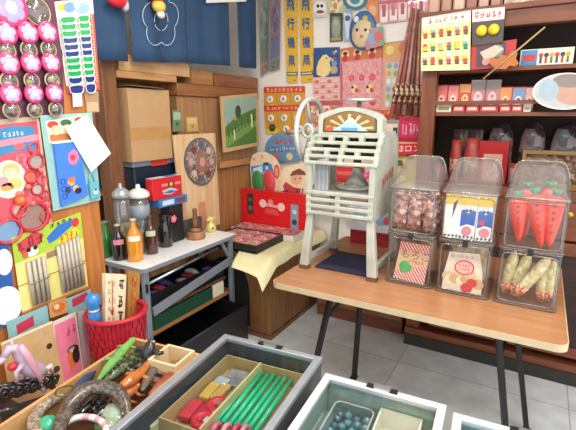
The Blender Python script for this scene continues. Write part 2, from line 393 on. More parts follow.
# middle compartment, standing on the 1.10 shelf
def bag(name, label, cat, c, w, h, d, col, group=None, top=None):
    """a filled, pinched packet standing up: c is bottom centre"""
    c = V(c)
    def fn(u, v, s):
        a = (u-.5)*2; th = d*.5*max(0, (1-a**4))*(math.sin(PI*min(1, max(0, v)))**.6)
        return c+V((a*w/2*(1-.08*math.sin(PI*v)), s*(th+.001)+.004*math.sin(9*u+7*v), h*v))
    vs = []; fs = []; n = 8; b = MB(); m2 = top
    for s in (-1, 1):
        o = len(vs)
        for j in range(n+1):
            for i in range(n+1): vs.append(fn(i/n, j/n, s))
        for j in range(n):
            for i in range(n): q = o+j*(n+1)+i; fs.append((q, q+1, q+n+2, q+n+1))
    cut = [f for f in fs if (f[0] % ((n+1)**2))//(n+1) >= n-2] if top else []
    b.add(vs, [f for f in fs if f not in cut], col, True)
    if cut: b.add(vs, cut, top, True)
    return b
lo, hi = boxY(2.84, 480, 141, 507, 166, .08, 1.1005)
f = faceY(lo, hi); f.mb.bb(lo, hi, mat('#c61f27', .35)); f.rect(.18, .3, .82, .95, mat('#e6b3ac')); f.rect(.25, .42, .75, .85, speck(['#d4473f', '#efe0d4', '#e79b92', '#f2ede5'], 160), 2)
f.build('red_box', label='bright red open box standing in the middle of the glazed compartment', cat='box', bevel=.002)
q = PY(515, 168, 2.84)
bag('pink_packet', '', '', (q.x, 2.9, 1.1005), .075, .12, .05, mat('#e3a49d', .35), top=mat('#d35552', .35)).build('snack_packet', label='pale pink snack packet beside the bright red box in the cabinet', cat='packet')
for i, (x0, x1, y0, c) in enumerate([(449, 461, 140, '#b8433f'), (463, 478, 138, '#c04a48')]):
    q = PY((x0+x1)/2, 160, 2.82); ww = PY(x1, 160, 2.82).x-PY(x0, 160, 2.82).x; hh = PY(450, y0, 2.82).z-1.1
    b = MB(); b.lathe([(.9*ww/2, 0), (ww/2, .01), (ww/2, hh*.7), (ww*.42, hh*.78), (ww*.42, hh), (0, hh)], mat(c, .3, coat=.4), (q.x, 2.84, 1.1005), n=18)
    b.lathe([(ww*.505, hh*.2), (ww*.505, hh*.55)], speck(['#d9a48c', '#a83832', '#e9d5bf'], 120), (q.x, 2.84, 1.1005), n=18)
    b.build('candy_tub', label=['small round red tub close to the cabinet post', 'second round red tub, between the first tub and the red box'][i], cat='tub', group='red tubs in the cabinet')
for i, (px, hh, cl) in enumerate([(441, .10, '#c98a84')]):
    q = PY(px, 160, 2.80); bag('', '', '', (q.x, 2.80, 1.1005), .07, hh, .035, mat(cl, .3, coat=.4, var=.3, sc=60), top=mat('#b8484a', .3)).build('snack_packet', label=['rose snack packet at the cabinet post, beside the first red tub', 'pale rose snack packet beyond the pink packet', 'greyish snack packet above the wooden sample case', 'brownish rose snack packet farthest from the cabinet post'][i], cat='packet')
for i, (x0, x1) in enumerate([(452, 466), (468, 481)]):
    q = PY((x0+x1)/2, 150, 2.95); ww = PY(x1, 150, 2.95).x-PY(x0, 150, 2.95).x
    bag('', '', '', (q.x, 2.97, 1.1005), ww*1.05, .31, .05, mat(['#8b6a66', '#9a7f7a'][i], .2, coat=.5), top=mat('#6d5a58', .2)).build('tall_bag', label=['tall dull brown bag standing behind the first red tub', 'tall grey brown bag standing behind the second red tub'][i], cat='bag', group='tall bags in the cabinet')
for i, (x0, x1, y0, c, t) in enumerate([(486, 513, 122, '#6c5866', '#8a7684'), (518, 545, 122, '#76616e', '#95828e'), (549, 579, 123, '#566a86', '#8a97aa')]):
    q = PY((x0+x1)/2, 150, 2.97); a = PY(x0, 150, 2.97).x; ww = PY(x1, 150, 2.97).x-a; hh = PY(500, y0, 2.97).z-1.1
    b = MB(); b.lathe([(ww*.40, 0), (ww*.48, .02), (ww*.5, hh*.45), (ww*.46, hh*.75), (ww*.3, hh*.95), (0, hh)], speck([c, t, '#4a3d48', '#a08a90'], 26, .2, coat=.6), (q.x, 2.98, 1.1005), n=18, sy=.6)
    b.build('candy_jar', label=['mauve rounded candy jar behind the bright red box', 'second mauve rounded candy jar, past the dark gap', 'bluish rounded candy jar beyond the mauve ones'][i], cat='jar', group='rounded jars in the cabinet')
# gilt-edged tray box in front, behind the carrot dispenser
lo, hi = boxY(2.765, 523, 150, 600, 184, .05)
t = thing('sample_case', 'gilt-edged wooden sample case standing in the cabinet behind the carrot dispenser', 'case', ((lo.x+hi.x)/2, 2.79, 1.1005))
lo.z = 1.1005
b = MB(); fw = .02
GE = wood('#8a6a3a', '#b08d52', 'x')
b.bb((lo.x, lo.y, hi.z-fw), (hi.x, hi.y, hi.z), GE).bb((lo.x, lo.y, lo.z), (lo.x+fw, hi.y, hi.z-fw), GE).bb((hi.x-fw, lo.y, lo.z), (hi.x, hi.y, hi.z-fw), GE).bb((lo.x+fw, lo.y, lo.z), (hi.x-fw, hi.y, lo.z+.03), GE)
b.build('frame', t, bevel=.002)
MB().bb((lo.x+fw, lo.y+.03, lo.z+.03), (hi.x-fw, hi.y, hi.z-fw), speck(['#6d5040', '#8a6654', '#a88672', '#6a2f28', '#96786a', '#c0a08a'], 60)).build('back_panel', t)

# things hanging in front of the cabinet
c = cardY(2.67, (422, 18), (471, 10), (470, 70), (421, 71)); c.base(mat('#efe9a8', .35, coat=.3))
c.rect(0, 0, 1, .16, mat('#f3ead6'), 1); c.scrib(.12, .05, .9, .14, 7, mat('#d2453f'), 2, seed=4); c.rect(0, 0, 1, .03, mat('#c9c3b4'), 2)
t = c.build('hanging_snack_card', label='yellow display card carrying three rows of tiny toy packets', cat='display card')
for r in range(3):
    for k in range(6):
        a = .09+k*.164; bq = .30+r*.25; b = MB()
        c.rect(a-.068, bq-.09, a+.068, bq+.105, mat('#f2de55' if (r+k) % 2 else '#f5e77a', .3, coat=.5), 4, mb=b)
        c.rect(a-.06, bq-.05, a+.06, bq+.09, speck(['#e9d23a', '#7fb2d8', '#d94a3f', '#f3ecc0', '#8a5a34', '#5f9a6a', '#e9d23a', '#f0e080'], 170), 5, mb=b); c.disc(a, bq-.02, .010, mat(['#e9d23a', '#7fb2d8', '#d94a3f'][(r*2+k) % 3]), 6, mb=b); c.disc(a, bq+.035, .012, mat(['#c9433c', '#e3c23f', '#7a4a30', '#3f7f56'][(r+2*k) % 4]), 7, mb=b)
        c.rect(a-.04, bq+.07, a+.04, bq+.095, mat('#3d4450'), 6, mb=b); c.rect(a-.05, bq-.085, a+.05, bq-.06, mat('#f7f2dc'), 6, mb=b)
        b.build('toy_packet', t)
c = cardY(2.668, (472.5, 10), (505, 7), (503, 42), (472, 46)); c.base(mat('#3a2a2a', .3, coat=.4)); c.rect(0, 0, 1, .34, mat('#f1d9d2'), 1); c.scrib(.06, .08, .95, .27, 5, mat('#d8372f'), 2, seed=9)
t = c.build('ball_card', label='black card with white header holding two yellow balls', cat='display card')
for a in (.32, .7):
    b = MB(); b.ball(c.pt(a, .62, .018), .028, mat('#f1cf1f', .25, coat=.5)); b.build('yellow_ball', t)
c = cardY(2.68, (471.5, 46.5), (517, 39), (514, 66), (471, 70)); c.base(mat('#b3242d', .35)); c.rect(.12, .05, .78, .92, mat('#4a3a3c'), 1)
c.poly([(.2, .3), (.55, .1), (.74, .3), (.5, .62), (.3, .6)], mat('#c9b6a8'), c.t, c.t+.002); c.disc(.6, .35, .03, mat('#6f8a78'), 3); c.disc(.35, .7, .02, mat('#d98a86'), 3)
c.build('picture_card', label='red bordered dark card tilted behind the orange-brown paddle', cat='display card')
# toy paddle on a stick
t = thing('hanging_paddle', 'orange-brown scalloped cardboard paddle on a long thin stick', 'paddle', PY(503, 62, 2.65))
c = cardY(2.655, (489, 51), (519, 50), (519, 69), (489, 70), t=.004)
c.poly([(0, .62), (.08, .35), (.3, .42), (.42, .2), (.62, .3), (.78, .02), (.97, .15), (.9, .42), (1, .72), (.86, .86), (.7, .8), (.56, 1), (.36, .95), (.22, 1), (.12, .8)], mat('#b5652f', .5), 0, .004)
c.build('blade', t)
b = MB(); b.tube([PY(483, 79, 2.648), PY(545, 27, 2.648)], .0045, mat('#b79a62')); b.build('stick', t)
# round white paper fan with child's face
ctr = PY(566, 93, 2.70); t = thing('paper_fan', 'large round white printed paper fan propped on the cabinet rail', 'fan', ctr)
c = cardY(2.70, (533, 75), (600, 72), (600, 108), (533, 110), t=.004)
b = MB(); c.disc(.5, .5, c.W*.5, mat('#b4b8b7', .4), 1, ry=c.Hh*.5, n=32, mb=b, th=.001); c.disc(.62, .5, c.W*.3, mat('#bd9280'), 2, ry=c.Hh*.4, n=24, mb=b); c.disc(.6, .2, c.W*.3, mat('#857a76'), 3, ry=c.Hh*.2, n=24, mb=b); c.disc(.25, .45, c.W*.15, mat('#9fb0ba'), 4, ry=c.Hh*.3, mb=b)
b.build('sheet', t)
b = MB(); c.ring(.5, .5, c.W*.5, .003, mat('#f4f2ee'), b); b = MB(); n = 40
b.tube([c.pt(.5+.5*math.cos(2*PI*i/n), .5+.5*math.sin(2*PI*i/n), .003) for i in range(n)], .004, mat('#f2f0ea'), 6, True); b.build('rim', t)

# row of boxes on the cabinet top
xs = [428, 441, 453, 466, 478, 490, 502]
for i in range(6):
    lo, hi = boxY(2.76, xs[i], -6+i*-.6, xs[i+1]-1, 20, .12, 2.066)
    f = faceY(lo, hi); f.mb.bb(lo, hi, mat(['#a8705c', '#8d5848', '#b78a74', '#9a6450', '#ad7c68', '#8a5346'][i], .5)); f.rect(.2, .1, .8, .9, mat(['#c9a28e', '#b98a76', '#d8bda8', '#a8705c', '#cba894', '#b58b78'][i]))
    f.build('stored_box', label=['reddish brown box at the cabinet-top corner above the yellow card', 'dark brown box, second along the cabinet top', 'pale tan box, third along the cabinet top', 'brown box, fourth along the cabinet top', 'tan box, fifth along the cabinet top', 'dark brown box, sixth along the cabinet top above the red card'][i], cat='box', group='boxes along the cabinet top')
for i, (x0, x1) in enumerate([(506, 528), (530, 552), (554, 580)]):
    lo, hi = boxY(2.75, x0, -12, x1, 12, .14, 2.066)
    f = faceY(lo, hi); f.mb.bb(lo, hi, mat('#d9d5cd', .5)); f.rect(.05, .55, .95, .95, speck(['#8fa3bd', '#d9c6a0', '#efe9df', '#c98a7a'], 60)); f.rect(.05, .05, .95, .5, mat(['#e4d9c0', '#d3dbe2', '#e6dcd4'][i]))
    f.build('picture_box', label=['pale printed box on the cabinet top next to the brown boxes', 'pale bluish printed box on the cabinet top, in the middle of three', 'pale printed box on the cabinet top farthest from the brown boxes'][i], cat='box', group='pale boxes along the cabinet top')

# ================================================================== BACK WALL
WY = 3.074
# yellow kite banners
for i, (x0, x1, d0) in enumerate([(283.5, 298, 1.0), (298.6, 313.5, 0)]):
    c = cardY(WY-.004, (x0, -16), (x1-.5, -16), (x1, 82+(1-i)*1), (x0+3.5-i*1, 83), t=.004); c.base(mat('#e9b53c', .45, coat=.2))
    b = MB()
    for k, ch in enumerate('飛行機凧'):
        yy = .215+k*.187; [c.text(ch, .48+ox, yy+oy, .084, mat('#456789', .5), 3+q*.2, mb=c.mb, sx=.86) for q, (ox, oy) in enumerate(((0, 0), (.035, 0), (.017, .008), (.017, -.006)))]
    for k in range(5): c.disc(.94, .2+k*.17, .004, mat('#7a4a20'), 2)
    c.rect(0, .885, 1, .925, mat('#5d6d72'), 1); c.rect(.1, .897, .9, .912, mat('#d9cfa8'), 2)
    c.rect(.55, .965, .85, .98, mat('#b97f2c'), 1)
    c.build('kite_banner', label=['tall yellow banner with blue kanji, beside the long toy packs', 'tall yellow banner with blue kanji, beside the white wall patch'][i], cat='banner', group='yellow kite banners on the back wall')
# long cellophane toy packs at the wall corner
for i, (pts, cols) in enumerate([([(258, -10), (269, -12), (269, 71), (261, 77)], ['#3f7f78', '#cfd8d2', '#5a9a6a', '#b8c9c4', '#d86a6a']), ([(270, -12), (281, -12), (280, 69), (270, 72)], ['#d9707c', '#e9b3a8', '#7f9ccc', '#a9bfe0', '#69a36a'])]):
    c = cardY(WY-.02-.005*i, *pts, t=.002); c.base(mat(['#9fb8b0', '#e2a6a0'][i], .3, coat=.4))
    c.rect(.15, .1, .85, .55, speck(cols[:4], 45, .3, (1, 1, .25)), 1); c.rect(.1, .58, .9, .84, mat(cols[2] if i == 0 else '#7f9fd6', .3), 1); c.rect(.1, .85, .9, .97, speck(['#5f9d62', cols[4], '#e8d9a0'], 70), 1)
    if i == 0: c.disc(.5, .91, .018, mat('#dc5a58'), 3)
    else: c.scrib(.3, .15, .7, .8, 1, mat('#8a3a6a'), 2)
    t = c.build('hanging_toy_pack', label=['long green cellophane toy pack hanging at the wall corner', 'long pink and blue cellophane toy pack between green pack and yellow banner'][i], cat='toy pack', group='long toy packs at the wall corner')
    b = MB(); b.prism([c.pt(0, 0, .003), c.pt(1, 0, .003), c.pt(1, 1, .003), c.pt(0, 1, .003)], c.n*.006, BAG); b.build('wrapper', t)
# cap-gun ring packs with white wheels
cc = [((264, 90), (283, 86), (284, 103), (264, 105), 2), ((284.5, 86), (306, 84), (306, 102), (285, 103), 1)]
whe = mat('#eeeae6', .3)
t0 = None
for i, (pts, tops) in enumerate([([(264, 87), (305, 86), (305, 104.5), (264, 105.5)], 3), ([(264, 105.5), (305, 104.5), (306, 133), (266, 134)], 3)]):
    c = cardY(WY-.006, *pts); c.base(mat('#d59a3c', .4)); hh = .34 if i == 0 else .22
    c.rect(0, 0, 1, hh, mat('#d8452f', .4), 1); c.scrib(.05, .06, .95, hh-.06, 9, mat('#f2c9a0'), 2, seed=i+3); c.rect(.0, .82 if i else .97, .36, 1, mat('#e0c23a'), 1)
    for q in (1/3, 2/3): c.rect(q-.008, 0, q+.008, 1, mat('#b97f36'), 2)
    t = c.build('hanging_wheel_card', label=['orange card of white wheels, upper of the two by the corner', 'orange and yellow card of white wheels, lower of the two'][i], cat='display card', group='cards of white wheel toys')
    spots = [(.17, .68), (.5, .68), (.84, .68)] if i == 0 else [(.17, .45), (.5, .45), (.82, .47), (.19, .78), (.54, .84), (.86, .84)]
    for k, (a, bq) in enumerate(spots):
        b = MB(); m2 = mat('#3e3a22', .4) if (i, k) == (1, 3) else whe
        n = V((0, -1, 0)); b.lathe([(.027, 0), (.03, .006), (.026, .014), (.013, .016), (.012, .009), (0, .009)], m2, c.pt(a, bq, .003), Matrix.Rotation(PI/2, 3, 'X'), 18)
        b.lathe([(.009, .012), (.009, .018), (0, .018)], mat('#6f7fa0'), c.pt(a, bq, .0), Matrix.Rotation(PI/2, 3, 'X'), 10)
        b.build('wheel_toy', t, label='dark olive wheel' if m2 is not whe else None)
# blue dome shaped header pack
c = cardY(WY-.03, (264, 134), (299, 133), (301, 161), (266, 162)); ob = [(0, 1), (0, .5), (.06, .3), (.2, .1), (.4, 0), (.62, 0), (.82, .1), (.95, .3), (1, .5), (1, 1)]
c.poly(ob, mat('#6a93b8', .4), 0, .003); c.poly([(.08, .48), (.92, .42), (.92, .62), (.08, .68)], mat('#5b7fa8'), .003, .0036); c.scrib(.2, .16, .82, .38, 5, mat('#cf4a5a'), 2, seed=5); c.scrib(.12, .48, .88, .62, 8, mat('#d8e0e8'), 3, seed=6); c.disc(.3, .82, .03, mat('#d86a52'), 2); c.disc(.7, .82, .03, mat('#e6c9a0'), 2)
c.build('hanging_header_card', label='blue dome-topped header card under the orange wheel cards', cat='display card')
# upper wall packs
c = cardY(WY-.006, (313, -8), (327, -8), (328, 17), (313, 18)); c.base(mat('#d9d0c6', .35)); c.disc(.5, .62, .05, mat('#f0e8e0'), 1); c.disc(.36, .55, .012, mat('#2e2a2c'), 2); c.disc(.62, .55, .012, mat('#2e2a2c'), 2); c.disc(.5, .78, .03, mat('#8a5a52'), 2, ry=.012); c.rect(0, 0, 1, .3, mat('#b0584e'), 1)
c.build('mask_pack', label='pale pack with a dark-eyed white face beside the yellow banner top', cat='toy pack')
c = cardY(WY-.006, (328.5, -8), (347, -8), (346, 14), (329, 15)); c.base(speck(['#d9c27a', '#e9dcb0', '#c98a5a', '#b9c9a0', '#e8e0d0'], 40)); c.rect(.1, .1, .9, .3, mat('#c9a24a'), 1)
c.build('sweets_pack', label='pale yellow patterned pack above the small dark green card', cat='toy pack')
b = MB(); n_ = 28; c = cardY(WY-.012, (343, -12), (368, -12), (368, 10), (343, 10), t=.004)
c.disc(.5, .5, c.W*.5, mat('#2f7f94', .35, coat=.3), 1, ry=c.Hh*.5, n=28); c.disc(.5, .5, c.W*.36, mat('#e3d8b8'), 3, ry=c.Hh*.36); c.disc(.5, .55, c.W*.2, mat('#4a93a6'), 4, ry=c.Hh*.2)
c.build('flying_disc', label='teal round disc with cream centre cut off at the top of the wall', cat='disc toy')
c = cardY(WY-.008, (330, 13), (342.5, 13), (342.5, 41), (330, 42)); c.base(mat('#4c4a3c', .35, coat=.4)); c.rect(.15, .12, .85, .85, mat('#6f7f70'), 1); c.disc(.5, .5, .035, mat('#8fa08c'), 2, ry=.07); c.disc(.5, .35, .02, mat('#caa58a'), 3); c.rect(.1, .86, .9, .97, mat('#b59a58'), 2)
c.build('figure_pack', label='small dark green card with a figure on the white wall patch', cat='toy pack')
c = cardY(WY-.01, (343, 9), (352, 8), (353, 40), (344, 42)); c.base(mat('#9fb2c4', .3, coat=.4)); c.poly([(.1, .1), (.9, .2), (.7, .5), (.9, .8), (.3, .95), (.2, .5)], mat('#d4d9de'), c.t, c.t+.001); c.disc(.5, .3, .02, mat('#4a5f86'), 2)
c.build('hanging_toy_pack', label='pale blue cellophane pack squeezed between dark green card and round mask', cat='toy pack')
# round festival mask pack
t = thing('festival_mask', 'round blue-rimmed mask with tan face hanging on the back wall', 'mask', PY(358, 48, WY-.02))
c = cardY(WY-.02, (349, 11), (376, 11), (377, 50), (349, 50), t=.004)
b = MB(); b.ball(c.pt(.5, .5, 0), (c.W*.5, .022, c.Hh*.5), mat('#3f6f9f', .35, coat=.3)); b.build('rim', t)
b = MB(); b.ball(c.pt(.52, .58, .012), (c.W*.4, .022, c.Hh*.36), mat('#dcc49a', .4)); b.build('face', t)
for a, q, r, h in ((.36, .5, .012, '#2d3346'), (.66, .5, .012, '#2d3346'), (.52, .66, .016, '#c9786a'), (.3, .22, .02, '#e4e8ee'), (.62, .2, .02, '#d9b24a'), (.86, .4, .016, '#6a9a78')):
    b = MB(); b.ball(c.pt(a, q, .028 if q > .4 else .016), (r, .008, r), mat(h)); b.build({.012: 'eye', .016: 'nose' if q > .6 else 'bead', .02: 'spot'}[r], t)
c = cardY(WY-.045, (363, 30), (383, 26), (384, 45), (366, 50)); c.base(mat('#b98f9a', .35, coat=.4)); c.disc(.4, .5, .04, mat('#8fa6c4'), 1); c.disc(.75, .5, .035, mat('#d2706a'), 2); c.rect(.8, .0, 1, 1, mat('#6fae7f'), 1)
c.build('hanging_toy_pack', label='mauve and green pack overlapping the round mask', cat='toy pack')
c = cardY(WY-.006, (361, -8), (378, -8), (379, 22), (372, 24), t=.003); c.base(mat('#dd8a5e', .4)); c.disc(.5, .6, .04, mat('#e9b48c'), 1)
c.build('hanging_header_card', label='plain salmon orange card above the round mask', cat='display card')
# white sign and the pink packs above it
c = cardY(WY-.002, (371, 25), (414, 18), (413, 39), (372, 45)); c.base(mat('#f2ede3', .5)); c.build('blank_sign', label='blank white card sign under the hanging pink packs', cat='sign')
for i in range(6):
    x0 = 379.5+i*9.3; c = cardY(WY-.02-.003*(i % 2), (x0, -10-i*.8), (x0+9.2, -10-i*.8), (x0+9, 23-i*1.3), (x0+.3, 24-i*1.3))
    c.base(mat(['#e3b0b4', '#dc98a2', '#eac2c2', '#d88f9a', '#e6b8ba', '#dba2a8'][i], .25, coat=.5)); c.rect(.1, .62, .9, .95, mat('#efe4dd'), 1); c.rect(.3, .45, .7, .8, mat(['#b3606e', '#c9797f'][i % 2]), 2); c.rect(0, .32, 1, .42, mat('#c26a72'), 2)
    c.build('hanging_pink_pack', label=['pink hanging pack, first of six from the round mask', 'second pink hanging pack from the round mask', 'third pink hanging pack from the round mask', 'fourth pink hanging pack, above the white sign', 'fifth pink hanging pack from the round mask', 'last pink hanging pack of six, beside the brown boxes'][i], cat='toy pack', group='pink packs hanging along the wall top')
# chick card and pink lollipop rows under it
c = cardY(WY-.006, (314, 48), (340, 47), (340, 100), (313, 101)); c.base(mat('#e6b7ac', .4)); c.rect(0, 0, 1, .55, mat('#31548a', .4), 1)
c.poly([(.14, .5), (.12, .38), (.2, .25), (.36, .14), (.5, .13), (.6, .18), (.7, .2), (.62, .27), (.66, .4), (.6, .5), (.4, .56)], mat('#ecd28f'), c.t, c.t+.0016); c.disc(.5, .2, .006, BLACK, 4)
for k in range(7): c.disc(.72+.2*random.random(), .05+.42*random.random(), .008, mat(['#d9b24a', '#e4e0d4', '#b9564a'][k % 3]), 2)
c.disc(.78, .42, .03, mat('#b9a27a'), 2); c.disc(.8, .3, .02, mat('#7f98b8'), 3)
t = c.build('chick_card', label='blue card with a pale yellow chick and pink rows below', cat='display card')
for r in range(4):
    for k in range(4): b = MB(); a = .14+k*.24; bq = .63+r*.1; c.disc(a, bq, .017, mat(['#d9707a', '#e8c7bd'][(r+k) % 2]), 3, ry=.011, mb=b); c.rect(a-.08, bq+.022, a+.08, bq+.034, mat('#b9545c'), 2, mb=b); b.build('sweet', t)
# large pink card
c = cardY(WY-.010, (340, 49), (383, 42), (382, 110), (341, 108)); c.base(mat('#dd8f92', .4)); c.rect(0, 0, 1, .22, mat('#c9744a'), 1); c.rect(.04, .24, .96, .97, speck(['#e0a0a0', '#d9868c', '#e3acaa', '#d99a9a'], 90), 1)
for k, a in enumerate((.13, .42, .76)): c.disc(a, .11, .03, mat('#e8c9a0'), 2); c.disc(a, .09, .018, mat('#3a3a2a'), 3, ry=.012); c.disc(a, .17, .022, mat('#c8383c'), 3)
for k, a in enumerate((.28, .52, .77)): c.disc(a, .5, .022, mat('#dc4450'), 2, n=8); c.disc(a, .5, .01, mat('#e87a80'), 3)
for k, a in enumerate((.36, .72)): c.disc(a, .68, .028, mat('#ecd2ac'), 2); c.disc(a-.06, .65, .01, mat('#33302a'), 3); c.disc(a+.04, .7, .016, mat('#d0463f'), 3); c.disc(a+.08, .66, .012, mat('#d9a13a'), 3)
c.disc(.78, .88, .026, mat('#e0434c'), 2, n=8); c.rect(.02, .24, .05, 1, mat('#c8405a'), 3)
c.build('pink_card', label='large pink lottery card with red flowers above the ice machine', cat='display card')
# colourful round-lollipop card
c = cardY(WY-.014, (383.5, 44), (420, 40), (410, 112), (382, 110)); c.base(mat('#dca184', .4)); c.rect(0, 0, 1, .2, mat('#d9a55a'), 1); c.disc(.2, .1, .03, mat('#e8d17a'), 2); c.disc(.6, .08, .04, mat('#c97a5a'), 2); c.disc(.85, .12, .03, mat('#9a86b4'), 2)
c.rect(.1, .28, .52, .95, mat('#cfc4b0'), 1)
t = c.build('hanging_prize_card', label='many-coloured prize card behind the long red sticks', cat='display card')
for r in range(6):
    for k in range(2): b = MB(); c.disc(.2+k*.2, .33+r*.115, .018, mat(['#6fae9f', '#d9e0dc', '#8a9fcf', '#e0a04a', '#c9545a', '#86b87a', '#dfe6ea'][(r*3+k*2) % 7], .3, coat=.4), 4, mb=b); b.build('capsule', t)
for r in range(4): c2 = MB(); c.disc(.72, .35+r*.15, .02, mat(['#d98a5a', '#c8605a', '#e3c27a', '#b98a9a'][r]), 2, mb=c2); c2.build('sweet', t)
# bundle of long red and brown sticks leaning
cols = ['#c97a74', '#a06a58', '#d89a92', '#85584a', '#c0907a', '#dcaea4']
for i in range(6):
    a = PY(412+i*2.2, 8+i*.4, 3.03-.006*(i % 2)); e = PY(392+i*6.0, 114+i*.4, 3.0-.006*(i % 2))
    t = thing('hanging_stick', ['outermost red stick of the leaning bundle, over the prize card', 'brown stick, second in the leaning bundle', 'rose stick, third in the leaning bundle', 'very dark stick, fourth in the leaning bundle', 'tan brown stick, fifth in the leaning bundle', 'pale rose stick of the leaning bundle, against the cabinet post'][i], 'stick', e, 'long sticks leaning beside the cabinet')
    b = MB(); b.tube([a, a.lerp(e, .5), e], [.0062, .0122, .0175], mat(cols[i], .3, coat=.3, var=.25, sc=30), 8); b.build('stick_body', t)
    b = MB(); b.tube([a.lerp(e, .70), a.lerp(e, .80), a.lerp(e, .9)], [.0150, .0168, .0182], speck(['#c9a24a', '#8a4038', '#d9c9b4', '#6a3a2c'], 60), 8); b.build('paper_band', t)
c = cardY(WY-.008, (306.5, 102), (340.5, 101), (341, 131), (307, 132)); c.base(mat('#d8a092', .4)); c.rect(.05, .05, .95, .95, speck(['#cf7f7a', '#e6c4b4', '#b9565a', '#d9a05a', '#efe0d0', '#7f9a9a'], 55), 1); c.rect(0, .0, 1, .14, mat('#c4524c'), 2)
c.build('hanging_sweets_card', label='pink mottled card behind the hand wheel of the ice machine', cat='display card')
c = cardY(WY-.012, (343, 111), (421, 109), (420, 120), (343, 123)); c.base(mat('#c8583c', .4)); c.rect(.0, .1, 1, .9, speck(['#d9683f', '#e0a04a', '#b8402f', '#e6c08a', '#c9503a'], 60), 1)
c.build('hanging_strip', label='long orange and red printed strip behind the ice machine top', cat='display card')
# wall shelf behind the ice machine, with packs
SH = 1.0
MB().bb((-1.42, 2.80, SH-.02), (-.66, YW, SH), wood('#8a5a38', '#a9744c', 'x')).build('wall_shelf', label='narrow wooden wall shelf half hidden behind the ice machine', cat='shelf', bevel=.002)
lo, hi = boxY(2.82, 329, 166, 358, 191, .12, SH+.0005); f = faceY(lo, hi); f.mb.bb(lo, hi, mat('#cf2a30', .35)); f.rect(.1, .55, .6, .9, mat('#b3222a'), 1); f.rect(.3, .2, .8, .4, mat('#e0615f'), 1)
f.build('red_box', label='red box seen through the opening of the ice machine', cat='box', bevel=.002)
q = PY(363, 186, 2.84); b = MB(); b.ball((q.x+.04, 2.88, SH+.062), (.068, .05, .062), speck(['#d8408a', '#e07aae', '#b02a72', '#eaa0c4'], 50, .3, coat=.4)); b.build('pink_ball', label='magenta patterned ball seen through the ice machine opening', cat='ball')
c = cardY(2.79, (398, 117), (421, 117), (420, 143), (398, 144)); lo, hi = boxY(2.81, 399, 117, 421, 144, .06, SH+.0005); f = faceY(lo, hi); f.mb.bb(lo, hi, mat('#b01f3a', .35))
f.rect(.04, .05, .96, .27, mat('#c22458'), 1); f.scrib(.12, .08, .9, .24, 5, mat('#f0b8c4'), 2, seed=2); f.rect(.06, .32, .94, .97, mat('#c9b27a'), 1)
f.rect(.3, .5, .9, .88, mat('#d9c04a'), 2); f.disc(.6, .5, .025, mat('#5a4a6a'), 3); f.disc(.35, .65, .02, mat('#c25a44'), 3); f.disc(.15, .6, .02, mat('#4a6a5a'), 3)
f.build('picture_box', label='crimson box with yellow picture standing against the cabinet post', cat='box', bevel=.001)
lo, hi = boxY(2.80, 385, 120, 398, 143, .06, SH+.0005); f = faceY(lo, hi); f.mb.bb(lo, hi, mat('#8a8a8c', .4)); f.rect(.1, .05, .9, .3, mat('#d9c9ae'), 1); f.disc(.45, .5, .03, mat('#c8694a'), 1); f.disc(.5, .72, .035, mat('#4a5570'), 1); f.rect(.6, .1, .9, .5, mat('#3a3638'), 2)
f.build('toy_box', label='narrow grey toy box between ice machine and crimson box', cat='box', bevel=.001)
c = cardY(2.785, (387, 144), (421, 143.5), (420, 154), (387, 155)); c.base(mat('#cf2530', .4)); c.text('んほロン', .53, .5, .052, mat('#f6e9e6'), 2, sx=1.0)
c.build('price_sign', label='red sign with bold white characters below the crimson box', cat='sign')

# low cupboard under the folding table, along the back wall
lo = V((-1.36, 2.80, 0)); hi = V((CX0-.04, YW-.005, .34))
t = thing('low_cupboard', 'low brown wooden cupboard on the floor under the folding table', 'cupboard', (-1.0, 2.9, 0))
MB().bb(lo, hi, CW).build('body', t, bevel=.003)
for i in range(2): x0 = lo.x+.02+i*.325; MB().bb((x0, lo.y-.012, .1), (x0+.315, lo.y-.0005, .31), wood('#7a4a30', '#9a6444', 'x')).build('door', t, bevel=.003)
lo, hi = boxY(2.86, 313, 292, 357, 312, .15, .3405); lo.x = max(lo.x, -1.3); MB().bb(lo, V((hi.x, hi.y, .52)), mat('#e6e2d8', .5)).build('white_box', label='plain white box on the low cupboard, seen between the table legs', cat='box', bevel=.004)

# ================================================================== LEFT SHELVING, CHEST, NOREN
LW = -2.05
WD = ('#8a5c34', '#b98a55'); WL1 = wood('#a9794a', '#cfa270', 'y'); WLZ = wood('#9a6a3e', '#c39662', 'z'); WDK = wood('#5b3a25', '#7d5436', 'z'); WMID = wood('#855632', '#a87748', 'y')
t = thing('shelf_unit', 'open wooden shelf unit with a thick post, holding the cardboard carton', 'shelf', (-2.35, 1.85, 0))
MB().bb((-2.14, 1.585, 0), (LW, 1.675, 2.5), wood('#6b4228', '#8f6340', 'z')).build('post', t, bevel=.004)
MB().bb((-2.66, 1.68, 1.02), (LW-.006, 2.139, 1.05), WMID).build('shelf', t)
MB().bb((-2.7, 1.60, 0), (-2.62, 2.139, 1.019), WDK).build('rear_panel', t)
MB().bb((-2.7, 1.60, 1.051), (-2.66, 2.139, 1.9), WDK).build('rear_panel', t)
